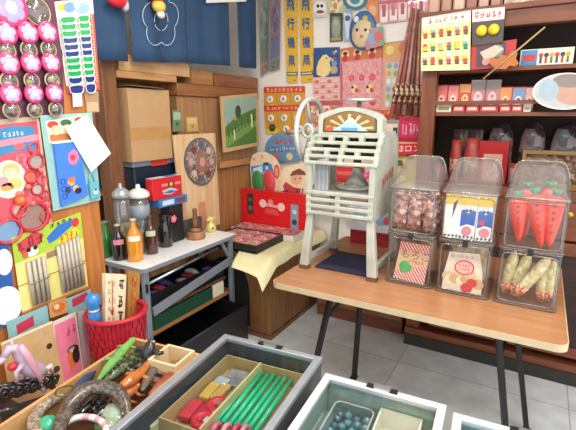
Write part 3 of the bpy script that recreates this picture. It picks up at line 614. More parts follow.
# tall chest with its front facing the aisle
t = thing('tall_chest', 'tall light brown wooden chest at the wall corner under the blue curtain', 'chest', (-2.35, 2.62, 0))
CY0, CY1 = 2.15, 3.065
MB().bb((-2.7, CY0, 0), (LW-.02, CY1, 1.62), wood('#8f6540', '#b38a5e', 'z')).build('body', t, bevel=.003)
MB().bb((-2.7, CY0-.01, 1.621), (LW, CY1, 1.70), wood('#7d4d2c', '#a06a40', 'y')).build('top_rail', t, bevel=.006)
a = PX(219, 165, LW); c2 = PX(257, 165, LW)
MB().bb((LW-.0195, 2.50, 1.115), (LW+.035, 2.87, 1.165), wood('#9a683c', '#c0905a', 'y')).build('ledge', t, bevel=.004)
for i in range(3): MB().bb((LW-.0195, 2.57+i*.155, .62), (LW-.011, 2.57+i*.155+.148, 1.1), wood('#8a5a34', '#b3834f', 'z')).build('door_plank', t, bevel=.003)
for i, (x0, x1, y0, y1, c) in enumerate([(130, 190, 62.5, 76.5, ('#b98e5c', '#d6b081')), (191, 213, 64, 77, ('#8f6238', '#b0824f')), (214, 258, 66, 79, ('#7a4630', '#9c6244'))]):
    lo, hi = boxX(LW+.0, x0, y0, x1, y1, .32)
    if i == 0: lo.z = 1.74; hi.z = 1.83; lo.y = 1.70
    else: lo.z = 1.7005; hi.z = 1.79
    MB().bb(lo, hi, wood(*c, 'y')).build('wooden_crate', label=['pale wooden crate directly above the cardboard carton', 'plain brown wooden crate between the pale and the reddish crate', 'reddish wooden crate on the chest top at the wall corner'][i], cat='crate', group='wooden crates under the blue curtain', bevel=.004)
MB().bb((-2.655, 1.68, 1.70), (LW+.0, 2.139, 1.739), WL1).build('cross_shelf', label='pale wooden board spanning above the cardboard carton', cat='board', bevel=.003)
# nook items on the chest front
for q, m_, l_ in (([(172, 110), (181, 110), (181.5, 131), (172.5, 132)], '#6f8a62', 'small green postcard pinned on the chest beside the cardboard carton'), ([(186, 117), (197, 116.5), (198, 131), (187, 132)], '#c9a868', 'small tan card pinned on the chest between carton and painting')):
    c = cardX(-2.067, *q); c.base(mat(m_, .5)); c.rect(.1, .1, .9, .45, mat('#a9bda4' if m_[1] == '6' else '#d9c08a'), 1); c.disc(.5, .65, .012, mat('#4a5f44' if m_[1] == '6' else '#a8844a'), 2); c.build('hanging_postcard', label=l_, cat='postcard')
# landscape painting
t = thing('painting', 'small framed painting of a green hillside hung on the chest', 'painting', PX(238, 150, LW+.02))
c = cardX(LW+.04, (219.5, 96.5), (256, 93), (257.5, 145.5), (222.5, 152.5), t=.012)
c.base(mat('#c9a877', .5)); c.build('frame', t, bevel=.002)
b = MB(); c.rect(.07, .05, .94, .93, mat('#8fb0a4', .5), 1, mb=b); c.poly([(.07, .55), (.3, .42), (.55, .35), (.94, .28), (.94, .93), (.07, .93)], mat('#4d7a35'), .012, .0132, b); c.poly([(.07, .72), (.5, .55), (.94, .5), (.94, .62), (.07, .93)], mat('#6f9a48'), .012, .0138, b)
for k in range(9): a = .15+.09*k; c.poly([(a-.02, .78-.3*a), (a, .5-.2*a+.1*(k % 2)), (a+.02, .78-.3*a)], mat('#2f5a2a'), .012, .0144, b)
c.disc(.42, .3, .035, mat('#3a4a34'), 5, ry=.045, mb=b); c.poly([(.3, .45), (.34, .36), (.38, .45)], mat('#b98a5a'), .012, .015, b); c.rect(.78, .38, .82, .62, mat('#e4dcc0'), 5, mb=b); c.rect(.28, .62, .31, .8, mat('#e4dcc0'), 5, mb=b)
b.build('canvas', t)
# leaning plank with an oval plate
c = cardX(-1.985, (172, 135), (213.5, 133), (219, 236), (182, 238), t=.014); c.base(wood('#d3ab7c', '#e6c79c', 'z')); bl = min(p.z for p in c.q)
c.q[2].z = c.q[3].z = .7215; c.mb = MB(); c.base(wood('#cfa676', '#e6c79c', 'z'))
c.rect(.43, .70, .62, 1, mat('#c98f70'), 1)
c.build('plywood_sheet', label='pale plywood panel leaning upright behind the oval plate', cat='panel')
t = thing('oval_plate', 'oval brown and grey patterned plate on the plywood panel', 'plate', PX(199, 185, -1.965))
c = cardX(-1.970, (182, 137), (216, 138), (216, 185), (184, 186), t=.002); b = MB()
c.disc(.5, .5, c.W*.48, mat('#5d5f66', .35, coat=.4), 10, ry=c.Hh*.5, n=32, mb=b); b.build('rim', t)
b = MB(); c.disc(.5, .5, c.W*.44, speck(['#7a5448', '#8f6f62', '#6a6f7a', '#a98a7a', '#5d5058', '#b7a598'], 55, .35, coat=.4), 14, ry=c.Hh*.46, n=32, mb=b)
c.disc(.5, .52, c.W*.17, mat('#9a6a5a'), 17, ry=c.Hh*.2, mb=b); c.disc(.52, .5, c.W*.08, mat('#c2958a'), 19, ry=c.Hh*.1, mb=b)
for k in range(8): a = PI*2*k/8; c.disc(.5+.31*math.cos(a), .5+.34*math.sin(a), c.W*.07, mat(['#b9a29a', '#7a3f3c', '#566274', '#c5b2a2'][k % 4]), 17, mb=b)
b.build('picture', t)
# blue bin and cardboard carton
lo, hi = boxX(-2.045, 127, 166, 180, 190, .36, 1.0505); hi.z = 1.232; lo.y += .045
t = thing('storage_bin', 'dark navy storage bin with grey lid and red label', 'bin', ((lo.x+hi.x)/2, (lo.y+hi.y)/2, 1.05))
MB().bb(lo, V((hi.x, hi.y, 1.20)), mat('#1c2b3c', .35)).build('body', t, bevel=.008)
MB().bb((lo.x-.01, lo.y-.015, 1.2005), (hi.x+.012, hi.y+.015, 1.234), mat('#8b95a3', .4)).build('lid', t, bevel=.006)
y0 = PX(151, 160, -2.03).y; y1 = PX(167, 160, -2.03).y; MB().bb((hi.x+.0125, y0, 1.196), (hi.x+.016, y1, 1.2335), mat('#d8392f')).build('label_tag', t)
lo, hi = boxX(-2.0, 118, 89, 172, 160, .36, 1.2345); hi.z = 1.645; hi.y = 2.015; lo.y = 1.70
t = thing('cardboard_carton', 'plain brown cardboard carton stacked on the navy bin', 'carton', ((lo.x+hi.x)/2, (lo.y+hi.y)/2, lo.z))
MB().bb(lo, hi, mat('#b9946a', .7, var=.04)).build('body', t, bevel=.003)
MB().bb((hi.x, lo.y+.002, 1.36), (hi.x+.001, hi.y-.002, 1.43), mat('#b68b55', .3)).build('tape', t)
MB().prism([(lo.x, lo.y, hi.z+.0005), (hi.x+.02, lo.y, hi.z+.012), (hi.x+.02, hi.y-.06, hi.z+.006), (lo.x, hi.y-.05, hi.z+.0005)], (0, 0, .003), mat('#7d6a50', .7)).build('flap', t)
# noren curtain
NB = mat('#2e4c6e', .85, var=.10, sc=9)
def cloth(name, x, pts_bottom, parent, m=NB, ztop=2.62, amp=.012, fr=14, **k):
    (ya, za), (yb, zb) = pts_bottom
    def fn(u, v):
        y = ya+(yb-ya)*u; z = ztop+(za+(zb-za)*u-ztop)*v
        return (x+amp*math.sin(fr*y*1.7+.8)*(.4+.6*v)+.006*math.sin(31*y), y, z), (1, 0, 0)
    return MB().sheet(fn, 26, 10, .002, m).build(name, parent, **k)
def bot(px, py, x=LW+.06): p = PX(px, py, x); return (p.y, p.z)
NX = LW+.06
t = thing('noren_curtain', 'long indigo shop curtain with white flower crest over the wooden crates', 'curtain', (NX, 2.3, 1.8))
cloth('cloth_panel', NX, (bot(135.5, 61.5), bot(188.5, 63)), t)
cloth('cloth_panel', NX-.004, (bot(189.5, 63), bot(231, 66)), t, fr=9)
cloth('cloth_panel', NX+.002, (bot(237, 67.5), bot(258, 68.5)), t, fr=7)
MB().tube([(NX, 1.80, 2.62), (NX, 3.05, 2.62)], .014, mat('#b08a52')).build('pole', t)
c = cardX(NX+.022, (140, -2), (182, -2), (182, 44), (140, 44), t=.0); b = MB(); wl = mat('#c3d0de', .8)
for k in range(5):
    a0 = -PI/2+2*PI*k/5; ca = .48+.235*math.cos(a0); cb_ = .48+.235*math.sin(a0)*c.W/c.Hh
    b.tube([c.pt(ca+.2*math.cos(a0+q), cb_+.2*math.sin(a0+q)*c.W/c.Hh, .0) for q in [(-1.35+2.7*j/14) for j in range(15)]], .0022, wl, 5)
    b.tube([c.pt(.48+.16*math.cos(a0+q)+.0*q, .48+.16*math.sin(a0+q)*c.W/c.Hh, .0) for q in [(-.5+j*.1) for j in range(11)]], .002, wl, 5)
b.build('crest', t, label='white flower outline')
t2 = thing('noren_curtain', 'narrow indigo curtain panel beside the toy sunglasses card', 'curtain', (LW+.06, 1.6, 1.8))
cloth('cloth_panel', LW+.06, (bot(97, 60), bot(129.5, 61.5)), t2, amp=.01); MB().tube([(NX, 1.40, 2.62), (NX, 1.77, 2.62)], .013, mat('#b08a52')).build('pole', t2)
# hanging paper balloon in front of the crest
t = thing('paper_balloon', 'small red, yellow and white paper balloon hanging in front of the curtain crest', 'ornament', PX(158, 12, -1.93))
p = PX(157, 3, -1.93)
for k, (dz, r, h) in enumerate([(0.035, .045, '#d8433f'), (-.015, .042, '#e9c65a'), (-.055, .026, '#ece6dc')]): b = MB(); b.ball(p+V((0, .012*k, dz)), (r*.8, r, r*.8), mat(h, .5)); b.build('paper_segment', t)
b = MB(); b.tube([p+V((0, 0, .07)), (p.x, p.y, 2.7)], .0015, WHITE, 5); b.build('string', t)
q = PX(117, 1, -1.93); b = MB(); b.tube([q+V((0, 0, .02)), (q.x, q.y, 2.7)], .0015, WHITE, 5); b.ball(q, (.03, .055, .03), RED); b.ball(q+V((.0, .05, -.012)), (.018, .02, .028), mat('#b9b2c4')); b.build('hanging_toy', label='red plastic toy dangling at the top of the narrow curtain panel', cat='toy')
c = cardX(-1.963, (206, -6), (246, -6), (246, 1.5), (206, 3)); c.base(WHITE); c.build('hanging_paper', label='strip of white paper hanging over the curtain top', cat='paper')

# ================================================================== CLOTH-COVERED CHEST AND TOYS ON IT
t = thing('low_chest', 'low dark brown wooden chest under a yellow cloth', 'chest', (-1.74, 2.6, 0))
WB = wood('#6b4527', '#8f6238', 'z')
MB().bb((-2.02, 2.28, .03), (-1.455, 3.05, .585), WB).build('body', t, bevel=.004)
MB().bb((-2.02, 2.27, 0), (-1.445, 3.05, .029), WDK).build('plinth', t)
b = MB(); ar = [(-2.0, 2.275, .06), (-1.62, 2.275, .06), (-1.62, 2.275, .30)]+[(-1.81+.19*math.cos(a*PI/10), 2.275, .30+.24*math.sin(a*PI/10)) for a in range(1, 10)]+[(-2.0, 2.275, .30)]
b.prism(ar, (0, .0045, 0), mat('#0f0e0d', .9)); b.build('arch_shade_panel', t, label='black arched panel painted as a shaded opening')  # flat black panel on the chest front, shade of an opening as colour
def cloth_fn(u, v):
    x = -2.04+(.665)*u; ys = 2.30-.19*min(1, max(0, (x+1.70)/.05)); y = ys+(3.05-ys)*v; z = .603
    d = 0
    if x > -1.44: d = (x+1.44)*1.0
    if y < 2.275: d += (2.275-y)*(.32+.35*u**6)
    z -= d; x2 = x-(max(0, x+1.44)*.45)
    return (x2+.008*math.sin(9*y)*(1 if x > -1.44 else 0), y, z+.002*math.sin(14*x+9*y) + .0035*math.sin(23*y)*(1 if x > -1.44 or y < 2.2 else 0)), (0, 0, 1)
MB().sheet(cloth_fn, 30, 30, .004, mat('#efe6b4', .8, var=.05)).build('table_cloth', label='pale yellow cloth draped over the low chest', cat='cloth')
TZ = .606
lo, hi = V((-1.965, 2.262, TZ)), V((-1.545, 2.605, TZ+.052))
t = thing('sticker_tray', 'black tray of pink printed menko cards on the yellow cloth', 'tray', (-1.75, 2.4, TZ))
MB().bb(lo, V((hi.x, hi.y, lo.z+.008)), BLACK).bb(lo, V((lo.x+.008, hi.y, hi.z)), BLACK).bb(V((hi.x-.008, lo.y, lo.z)), hi, BLACK).bb(V((lo.x+.008, lo.y, lo.z)), V((hi.x-.008, lo.y+.008, hi.z)), mat('#20261f', .4)).bb(V((lo.x+.008, hi.y-.008, lo.z)), V((hi.x-.008, hi.y, hi.z)), BLACK).build('tray_body', t)
PAT = speck(['#d98aa0', '#c2606a', '#e7c3b8', '#7a5a8a', '#d9a05a', '#b8a0c4', '#8a3a44', '#e9dcd0', '#c98a9a'], 45, .4, coat=.3)
for i in range(3):
    for j in range(3):
        x = lo.x+.012+i*.133; y = lo.y+.012+j*.107; MB().bb((x, y, lo.z+.0085), (x+.128, y+.103, hi.z-.006+.003*((i+j) % 2)), PAT).build('card_bundle', t)
lo, hi = V((-2.02, 2.61, TZ)), V((-1.462, 2.795, TZ+.045))
f = faceZ(lo, hi); f.mb.bb(lo, hi, mat('#e9dfd0', .5)); f.rect(.01, .02, .99, .98, PAT, 1); f.build('printed_box', label='flat box with pink printed lid in front of the red box', cat='box', bevel=.002)
# red box with white emblem
ry = 2.80
lo, hi = boxY(ry, 237, 190, 307, 228, .05, TZ); lo.x = max(lo.x, -2.055); hi.x = PY(307, 200, ry).x; hi.z = PY(270, 191.5, ry).z
t = thing('red_game_box', 'large upright red game box with a white bar emblem and dark slots', 'box', ((lo.x+hi.x)/2, ry+.05, TZ))
MB().bb(lo, hi, mat('#e01b22', .35, coat=.2)).build('box_body', t, bevel=.003)
f = faceY(lo, hi); b = MB(); WP = mat('#f2b9b6')
f.disc(.35, .32, .033, mat('#f4cfcb'), 2, mb=b); f.disc(.63, .36, .033, mat('#f4cfcb'), 2, mb=b); f.poly([(.35, .30), (.63, .34), (.63, .40), (.35, .37)], mat('#eea9a6'), .0005, .0012, b); f.disc(.47, .27, .024, mat('#ee8f8c'), 1, mb=b); f.poly([(.40, .42), (.56, .44), (.60, .58), (.37, .56)], mat('#e8504e'), .0005, .0011, b)
b.build('emblem', t)
for (a0, a1, b0, b1, c) in ((.10, .20, .10, .62, '#3a3430'), (.77, .88, .26, .86, '#8fa2ac')):
    b = MB(); f.rect(a0, b0, a1, b1, mat(c), 1, mb=b); f.disc((a0+a1)/2, b0+.3*(b1-b0), .018, mat('#5a6a58' if c[1] == '3' else '#d8dce0'), 2, mb=b); f.disc((a0+a1)/2, b0+.72*(b1-b0), .022, mat('#7a6a52' if c[1] == '3' else '#2f3f6a'), 2, mb=b); b.build('slot', t)
# slipper card and boy card behind
c = cardY(2.905, (240.5, 152), (281, 150), (282, 200), (252, 202), t=.004); z0 = TZ
for q in c.q: q.x = max(q.x, -2.035)
c.poly([(0, .2), (.1, .05), (.3, .0), (.55, .02), (.8, .12), (.95, .28), (1, .5), (.98, 1), (.02, 1)], mat('#ead3b6', .5), 0, .004); c.poly([(.03, .28), (.70, .25), (.78, .48), (.05, .52)], mat('#3f8fd2'), .004, .005); c.poly([(.1, .32), (.4, .28), (.42, .42), (.14, .46)], mat('#d4e4f2'), .005, .0058); c.disc(.55, .33, .016, mat('#dfeaf4'), 4); c.rect(.44, .22, .62, .27, mat('#4a3f38'), 2)
c.disc(.15, .14, .014, mat('#e08a80'), 1); c.disc(.4, .1, .016, mat('#e39a8a'), 1); c.disc(.86, .42, .036, mat('#d8564a'), 2, ry=.06); c.disc(.86, .42, .02, mat('#e9a06a'), 3, ry=.04)
t = c.build('slipper_card', label='card of green and red toy slippers behind the red game box', cat='display card')
for k, (a, h) in enumerate(((.27, '#3f8a4a'), (.64, '#d8494f'))):
    b = MB(); R = Matrix.Rotation(math.radians(-6), 3, 'Y'); b.ball(c.pt(a, .60, .018), (.055, .018, .095), mat(h, .4), R=R); b.ball(c.pt(a-.10, .62, .010), (.035, .010, .092), mat('#e9dccb'), R=R); b.build('slipper', t)
c = cardY(2.895, (282, 166), (307, 162), (309, 205), (279, 206), t=.004); c.poly([(.0, .12), (.12, .04), (.8, .0), (1, .12), (1, 1), (0, 1)], mat('#efdcb8', .5), 0, .004)
c.disc(.6, .36, .05, mat('#e8b590'), 1, ry=.045); c.poly([(.34, .28), (.45, .17), (.7, .12), (.92, .22), (.95, .3), (.6, .26)], mat('#8a4a3c'), .004, .0054); c.disc(.55, .36, .006, BLACK, 2); c.disc(.72, .36, .006, BLACK, 2)
c.poly([(.1, .5), (.2, .4), (.5, .55), (.75, .6), (.6, .85), (.3, .9)], mat('#c8434a'), .004, .005); c.poly([(.05, .62), (.3, .6), (.35, .9), (.05, .9)], mat('#3a4a78'), .004, .0056)
for k in range(3): c.poly([(.6+.1*k, .62), (.66+.1*k, .58), (.6+.1*k, .74), (.55+.1*k, .76)], mat('#5a4038'), .004, .0062)
c.build('picture_card', label='cream card with a cap-wearing child beside the toy slippers', cat='display card')

# ================================================================== ORANGE FOLDING TABLE
TT = .70
A0 = PZ(265, 281, TT); A1 = PZ(566, 337, TT)
TX0, TX1, TY0, TY1 = -1.085, .168, 1.70, 2.665
t = thing('folding_table', 'folding table with orange wood top and cream edge on thin black legs', 'table', (-.45, 2.18, 0))
def rrect(x0, y0, x1, y1, r, z, n=6):
    pts = []
    for cx, cy, a0 in ((x1-r, y1-r, 0), (x0+r, y1-r, 90), (x0+r, y0+r, 180), (x1-r, y0+r, 270)):
        for i in range(n+1): a = math.radians(a0+90*i/n); pts.append((cx+r*math.cos(a), cy+r*math.sin(a), z))
    return pts
MB().prism(rrect(TX0, TY0, TX1, TY1, .045, TT-.031), (0, 0, .028), mat('#c9b694', .5)).build('edge_band', t, bevel=.003)
MB().prism(rrect(TX0+.004, TY0+.004, TX1-.004, TY1-.004, .042, TT-.0029), (0, 0, .0029), wood('#a5714c', '#b5835c', 'x', .25, 6)).build('tabletop', t)
LB = mat('#1c1a1b', .4, .3)
for pair in (((330, 300, 318, 352, 1.80, 1.83), (360, 303, 354, 378, 2.13, 2.15)), ((498, 330, 505, 425, 1.80, 1.83), (517, 332, 526, 425, 2.13, 2.15))):
    ends = []
    for (ax, ay, bx_, by_, y, yb) in pair:
        a = PY(ax, ay, y); e = PY(bx_, by_, yb); k = (TT-.03-e.z)/(a.z-e.z); a2 = e.lerp(a, k); k = (.006-e.z)/(a.z-e.z); e2 = e.lerp(a, k)
        MB().bar(a2, e2, .024, .022, LB).build('leg', t); MB().bb((e2.x-.018, e2.y-.018, 0), (e2.x+.018, e2.y+.018, .014), BLACK).build('foot_cap', t); ends.append((a2, e2))
    (a2, e2), (a3, e3) = ends
    MB().bar(a2-V((0, 0, .015)), a3-V((0, 0, .015)), .03, .025, LB).build('leg_bracket', t)
    MB().bar(a3.lerp(a2, .1)-V((0, 0, .02)), a2.lerp(e2, .24), .010, .018, LB).build('brace', t)
MB().bb((TX0+.05, TY0+.05, TT-.055), (TX1-.05, TY0+.07, TT-.0315), LB).bb((TX0+.05, TY1-.07, TT-.055), (TX1-.05, TY1-.05, TT-.0315), LB).build('under_rail', t)

# ================================================================== SHAVED ICE MACHINE
IM = thing('ice_shaver', 'old cream painted cast iron shaved ice machine with hand wheel on folding table', 'ice machine', (-.85, 2.1, TT))
IW = mat('#b6b9ac', .45, var=.14, sc=14); IWD = mat('#9c9e94', .5, var=.14, sc=18); RUST = mat('#6b4a33', .7)
mx0, mx1, my0, my1 = -1.015, -.655, 1.95, 2.33
def mleg(x, y, xt, yt, w):
    b = MB(); b.prism([(x-w, y-.022, TT), (x+w, y-.022, TT), (x+w, y+.022, TT), (x-w, y+.022, TT)], (0, 0, .018), RUST)
    v0 = [V((x-w, y-.02, TT+.018)), V((x+w, y-.02, TT+.018)), V((x+w, y+.02, TT+.018)), V((x-w, y+.02, TT+.018))]; q = w*.72
    v1 = [V((xt-q, yt-.018, 1.02)), V((xt+q, yt-.018, 1.02)), V((xt+q, yt+.018, 1.02)), V((xt-q, yt+.018, 1.02))]
    b.add(v0+v1, [(0, 3, 2, 1), (4, 5, 6, 7), (0, 1, 5, 4), (1, 2, 6, 5), (2, 3, 7, 6), (3, 0, 4, 7)], IW); b.build('leg', IM, bevel=.006)
for x, xt in ((mx0-.012, mx0+.02), (mx1+.005, mx1-.02)):
    mleg(x, my0+.01, xt, my0+.02, .026); mleg(x+.01, my1-.02, xt, my1-.03, .022)
for x in (mx0, mx1): MB().bar((x, my0+.03, TT+.055), (x+.005, my1-.035, TT+.055), .026, .03, IW).build('side_bar', IM, bevel=.004)
# lower grille
def bars(name, z0, z1, y, n, yb=None, slots=True, bow=0., zc=.0, mats=IW):
    b = MB(); h = (z1-z0)/(2*n-1)
    for i in range(n):
        z = z0+2*i*h; yy = y+(yb-y)*(i/(n-1)) if yb is not None else y
        b.bb((mx0+.0, yy-.012, z), (mx1, yy+.012, z+h*1.1), mats)
    return b
b = bars('g', 1.005, 1.125, my0, 4)
for x in (mx0, (mx0+mx1)/2-.02, mx1-.028): b.bb((x, my0-.010, 1.0), (x+.028, my0+.011, 1.128), IW)
b.build('lower_grille', IM, bevel=.004)
MB().bb((mx0+.02, my0+.012, 1.11), (mx1-.02, my1-.05, 1.125), IWD).build('tray_plate', IM, bevel=.003)
# window posts and side plates
MB().bb((mx0, my0-.008, 1.128), (mx0+.028, my0+.014, 1.275), IW).build('window_post', IM, bevel=.003); MB().bb((mx1-.028, my0-.008, 1.128), (mx1, my0+.014, 1.275), IW).build('window_post', IM, bevel=.003)
MB().bb((mx0+.03, my0+.03, 1.126), (mx0+.105, my0+.04, 1.27), stripe('#8d949c', '#a5abb0', 14, (0, 0, 0))).build('ribbed_plate', IM)
sp = [(my0+.012, 1.0), (my1-.03, 1.0), (my1-.02, 1.12), (my1-.03, 1.36), (my1-.10, 1.42), (my0+.10, 1.42), (my0+.045, 1.38), (my0+.012, 1.27)]
for x, nm in ((mx1-.012, 'side_plate'), (mx0, 'side_plate')):
    if x > -.8: b = MB().prism([(x, y, z) for y, z in sp], (.014, 0, 0), IW); b.build(nm, IM, bevel=.003)
    else: MB().bb((x, my1-.12, 1.0), (x+.012, my1-.03, 1.40), IW).bb((x, my0+.014, 1.27), (x+.012, my1-.12, 1.36), IW).build(nm, IM, bevel=.003)
c = Card([V((mx1+.002, y, z)) for y, z in ((my0+.09, 1.20), (my0+.27, 1.255), (my0+.27, 1.185), (my0+.09, 1.13))], 0, 0, 1, .001); b = MB(); c.scrib(0, .15, 1, .9, 5, mat('#c63a3c'), 2, th=.001, seed=12, mb=b); b.build('script_badge', IM, label='red script lettering')
# curved upper louvre
b = MB(); N = 5
for i in range(N):
    a = math.radians(8+i*19); y = my0+.11-.115*math.cos(a*.9); z = 1.265+.022+.11*math.sin(a*.85)*1.0
    y = my0-.015+.10*(i/(N-1))**1.6; z = 1.268+.128*(i/(N-1))
    b.bb((mx0-.012, y, z-.008), (mx1+.010, y+.03, z+.009), IW)
for x in (mx0-.013, mx0+.09, (mx0+mx1)/2-.012, mx1-.11, mx1-.012):
    for i in range(N-1):
        if x in (mx0+.09, mx1-.11) and i % 2 == 0: continue
        y = my0-.012+.10*(i/(N-1))**1.6; z = 1.268+.128*i/(N-1)
        b.bb((x, y+.002, z), (x+.024, y+.04, z+.034), IW)
b.build('louvre', IM, bevel=.004)
MB().bb((mx0+.02, my0+.14, 1.285), (mx1-.02, my0+.146, 1.40), mat('#2a2622', .6)).build('gap_shade_plate', IM)  # dark plate added so the louvre gaps read as shaded
# header with mountain and sun rays
hy = my0+.085; hz0, hz1 = 1.405, 1.535
hp = [(mx0+.02, hz0), (mx1-.005, hz0), (mx1-.005, hz1-.055)]+[(mx1-.03-(mx1-mx0-.06)*k/10, hz1-.03+.032*math.sin(PI*k/10)) for k in range(11)]+[(mx0+.02, hz1-.055)]
MB().prism([(x, hy, z) for x, z in hp], (0, .06, 0), IW).build('header', IM, bevel=.006)
hc = Card([V((mx0+.045, hy, hz1)), V((mx1-.03, hy, hz1)), V((mx1-.03, hy, hz0)), V((mx0+.045, hy, hz0))], 1, 0, -1, .0); b = MB()
win = [(0, .92), (1, .92), (.99, .45)]+[(.97-.94*k/10, .40-.27*math.sin(PI*k/10)) for k in range(11)]+[(.01, .45)]
hc.poly(win, mat('#2e2a22', .4), 0, .001, b); w2 = [(.5+(a-.5)*.95, .52+(q-.55)*.88) for a, q in win]; hc.poly(w2, mat('#86683a', .4), .001, .0016, b)
for k in range(13):
    a = PI*(.06+.88*k/12); r = 1.0; d = .055
    def lim(a_):
        x = .5+.44*math.cos(a_); q = .84-.60*math.sin(a_)
        return (min(.955, max(.045, x)), max(.24+.26*abs(x-.5)**2*4*.9, q))
    if k % 2 == 0: hc.poly([(.5, .8), lim(a+d*1.4), lim(a-d*1.4)], mat('#d2bc84', .4), .0016, .0022, b)
hc.poly([(.18, .86), (.40, .58), (.5, .38), (.56, .40), (.66, .60), (.84, .86)], mat('#a8c9dc', .4), .0022, .0028, b); hc.poly([(.42, .55), (.5, .38), (.56, .40), (.62, .53), (.54, .56), (.48, .52)], mat('#f2f2ee', .4), .0028, .0034, b)
hc.poly([(.04, .74), (.2, .7), (.2, .88), (.04, .88)], mat('#b9553a', .4), .0022, .003, b); hc.rect(.36, .74, .66, .86, mat('#5f93bd'), 6, mb=b)
b.build('glass_panel', IM, label='amber panel with sun rays and snowy mountain')
# spindle, ice plate and blade cone
b = MB(); q = V((-.815, 2.13, 0)); b.lathe([(.020, 1.20), (.020, 1.36)], mat('#4a2020', .4), q, n=14); b.lathe([(.075, 1.127), (.072, 1.135), (.03, 1.20), (.018, 1.24), (0, 1.24)], IWD, q, n=20); b.lathe([(.10, 1.126), (.11, 1.136), (.10, 1.14), (0, 1.14)], IW, q, n=22); b.build('spindle', IM)
b = MB(); b.lathe([(.012, 1.40), (.012, 1.575)], STEEL, q, n=10); b.lathe([(0, 1.566), (.08, 1.566), (.085, 1.573), (.07, 1.58), (0, 1.582)], mat('#d8dadb', .25, .7), q, n=24); b.build('top_plate', IM)
# hand wheel on the side
whx = mx0-.055; wc = V((whx, 2.02, 1.42)); b = MB(); n = 36
wcc = PX(305, 143, whx)
wc = V((whx, 2.10, 1.415)); b.tube([wc+V((.0, .165*math.cos(2*PI*i/n), .165*math.sin(2*PI*i/n))) for i in range(n)], .013, mat('#c9cac4', .35, .3), 8, True); b.build('hand_wheel', IM)
b = MB()
for k in range(3): a = PI/2+2*PI*k/3+.4; b.tube([wc, wc+V((.006, .16*math.cos(a), .16*math.sin(a)))], .009, IWD, 6)
b.build('spoke', IM)
b = MB(); b.lathe([(.032, 0), (.035, .02), (.02, .025), (.02, .1)], IW, wc-V((.015, 0, 0)), Matrix.Rotation(PI/2, 3, 'Y'), 18); b.build('hub', IM)
b = MB(); h = wc+V((-.0, -.165, .0)); b.tube([h, h-V((.055, 0, 0))], .012, mat('#8a6a45'), 8); b.build('crank_grip', IM)
b = MB(); g_ = PX(303, 134, mx0-.02); wy = V((mx0+.0, my0+.06, 1.42)); b.tube([wy+V((-.03+.028*math.cos(2*PI*i/16), 0, .032*math.sin(2*PI*i/16))) for i in range(16)], .008, IW, 7, True); b.build('ring_handle', IM)
# blue mat in the machine foot
b = MB().bb((mx0+.035, my0+.035, TT+.0005), (mx1-.03, my1-.04, TT+.012), mat('#1e2440', .8, var=.2)); b.build('blue_mat', label='dark navy mat lying between the feet of the ice machine', cat='mat', bevel=.003)
# things at the rear of the table, seen through the machine
lo, hi = V((-1.0, 2.53, TT+.0005)), V((-.62, 2.62, TT+.085)); f = faceY(lo, hi); f.mb.bb(lo, hi, mat('#a51f2b', .4)); f.rect(.02, .1, .98, .2, mat('#7d1620'), 1); f.build('red_box', label='long low dark red box at the rear table edge behind the ice machine', cat='box', bevel=.002)
lo = V((-1.03, 2.535, TT+.0855)); hi = V((-.60, 2.615, TT+.235)); f = faceY(lo, hi); f.mb.bb(lo, hi, mat('#dfe4ea', .4)); f.rect(.1, .1, .5, .6, mat('#b9cbe0'), 1); f.poly([(.35, .3), (.7, .15), (.85, .5), (.5, .7)], mat('#8fb2d6'), f.t, f.t+.001); f.disc(.62, .45, .025, mat('#c9545a'), 4); f.rect(.86, .35, 1, .95, mat('#e8d23c'), 2)
f.build('ice_cup_box', label='white and pale blue box resting on the long dark red box', cat='box', bevel=.002)

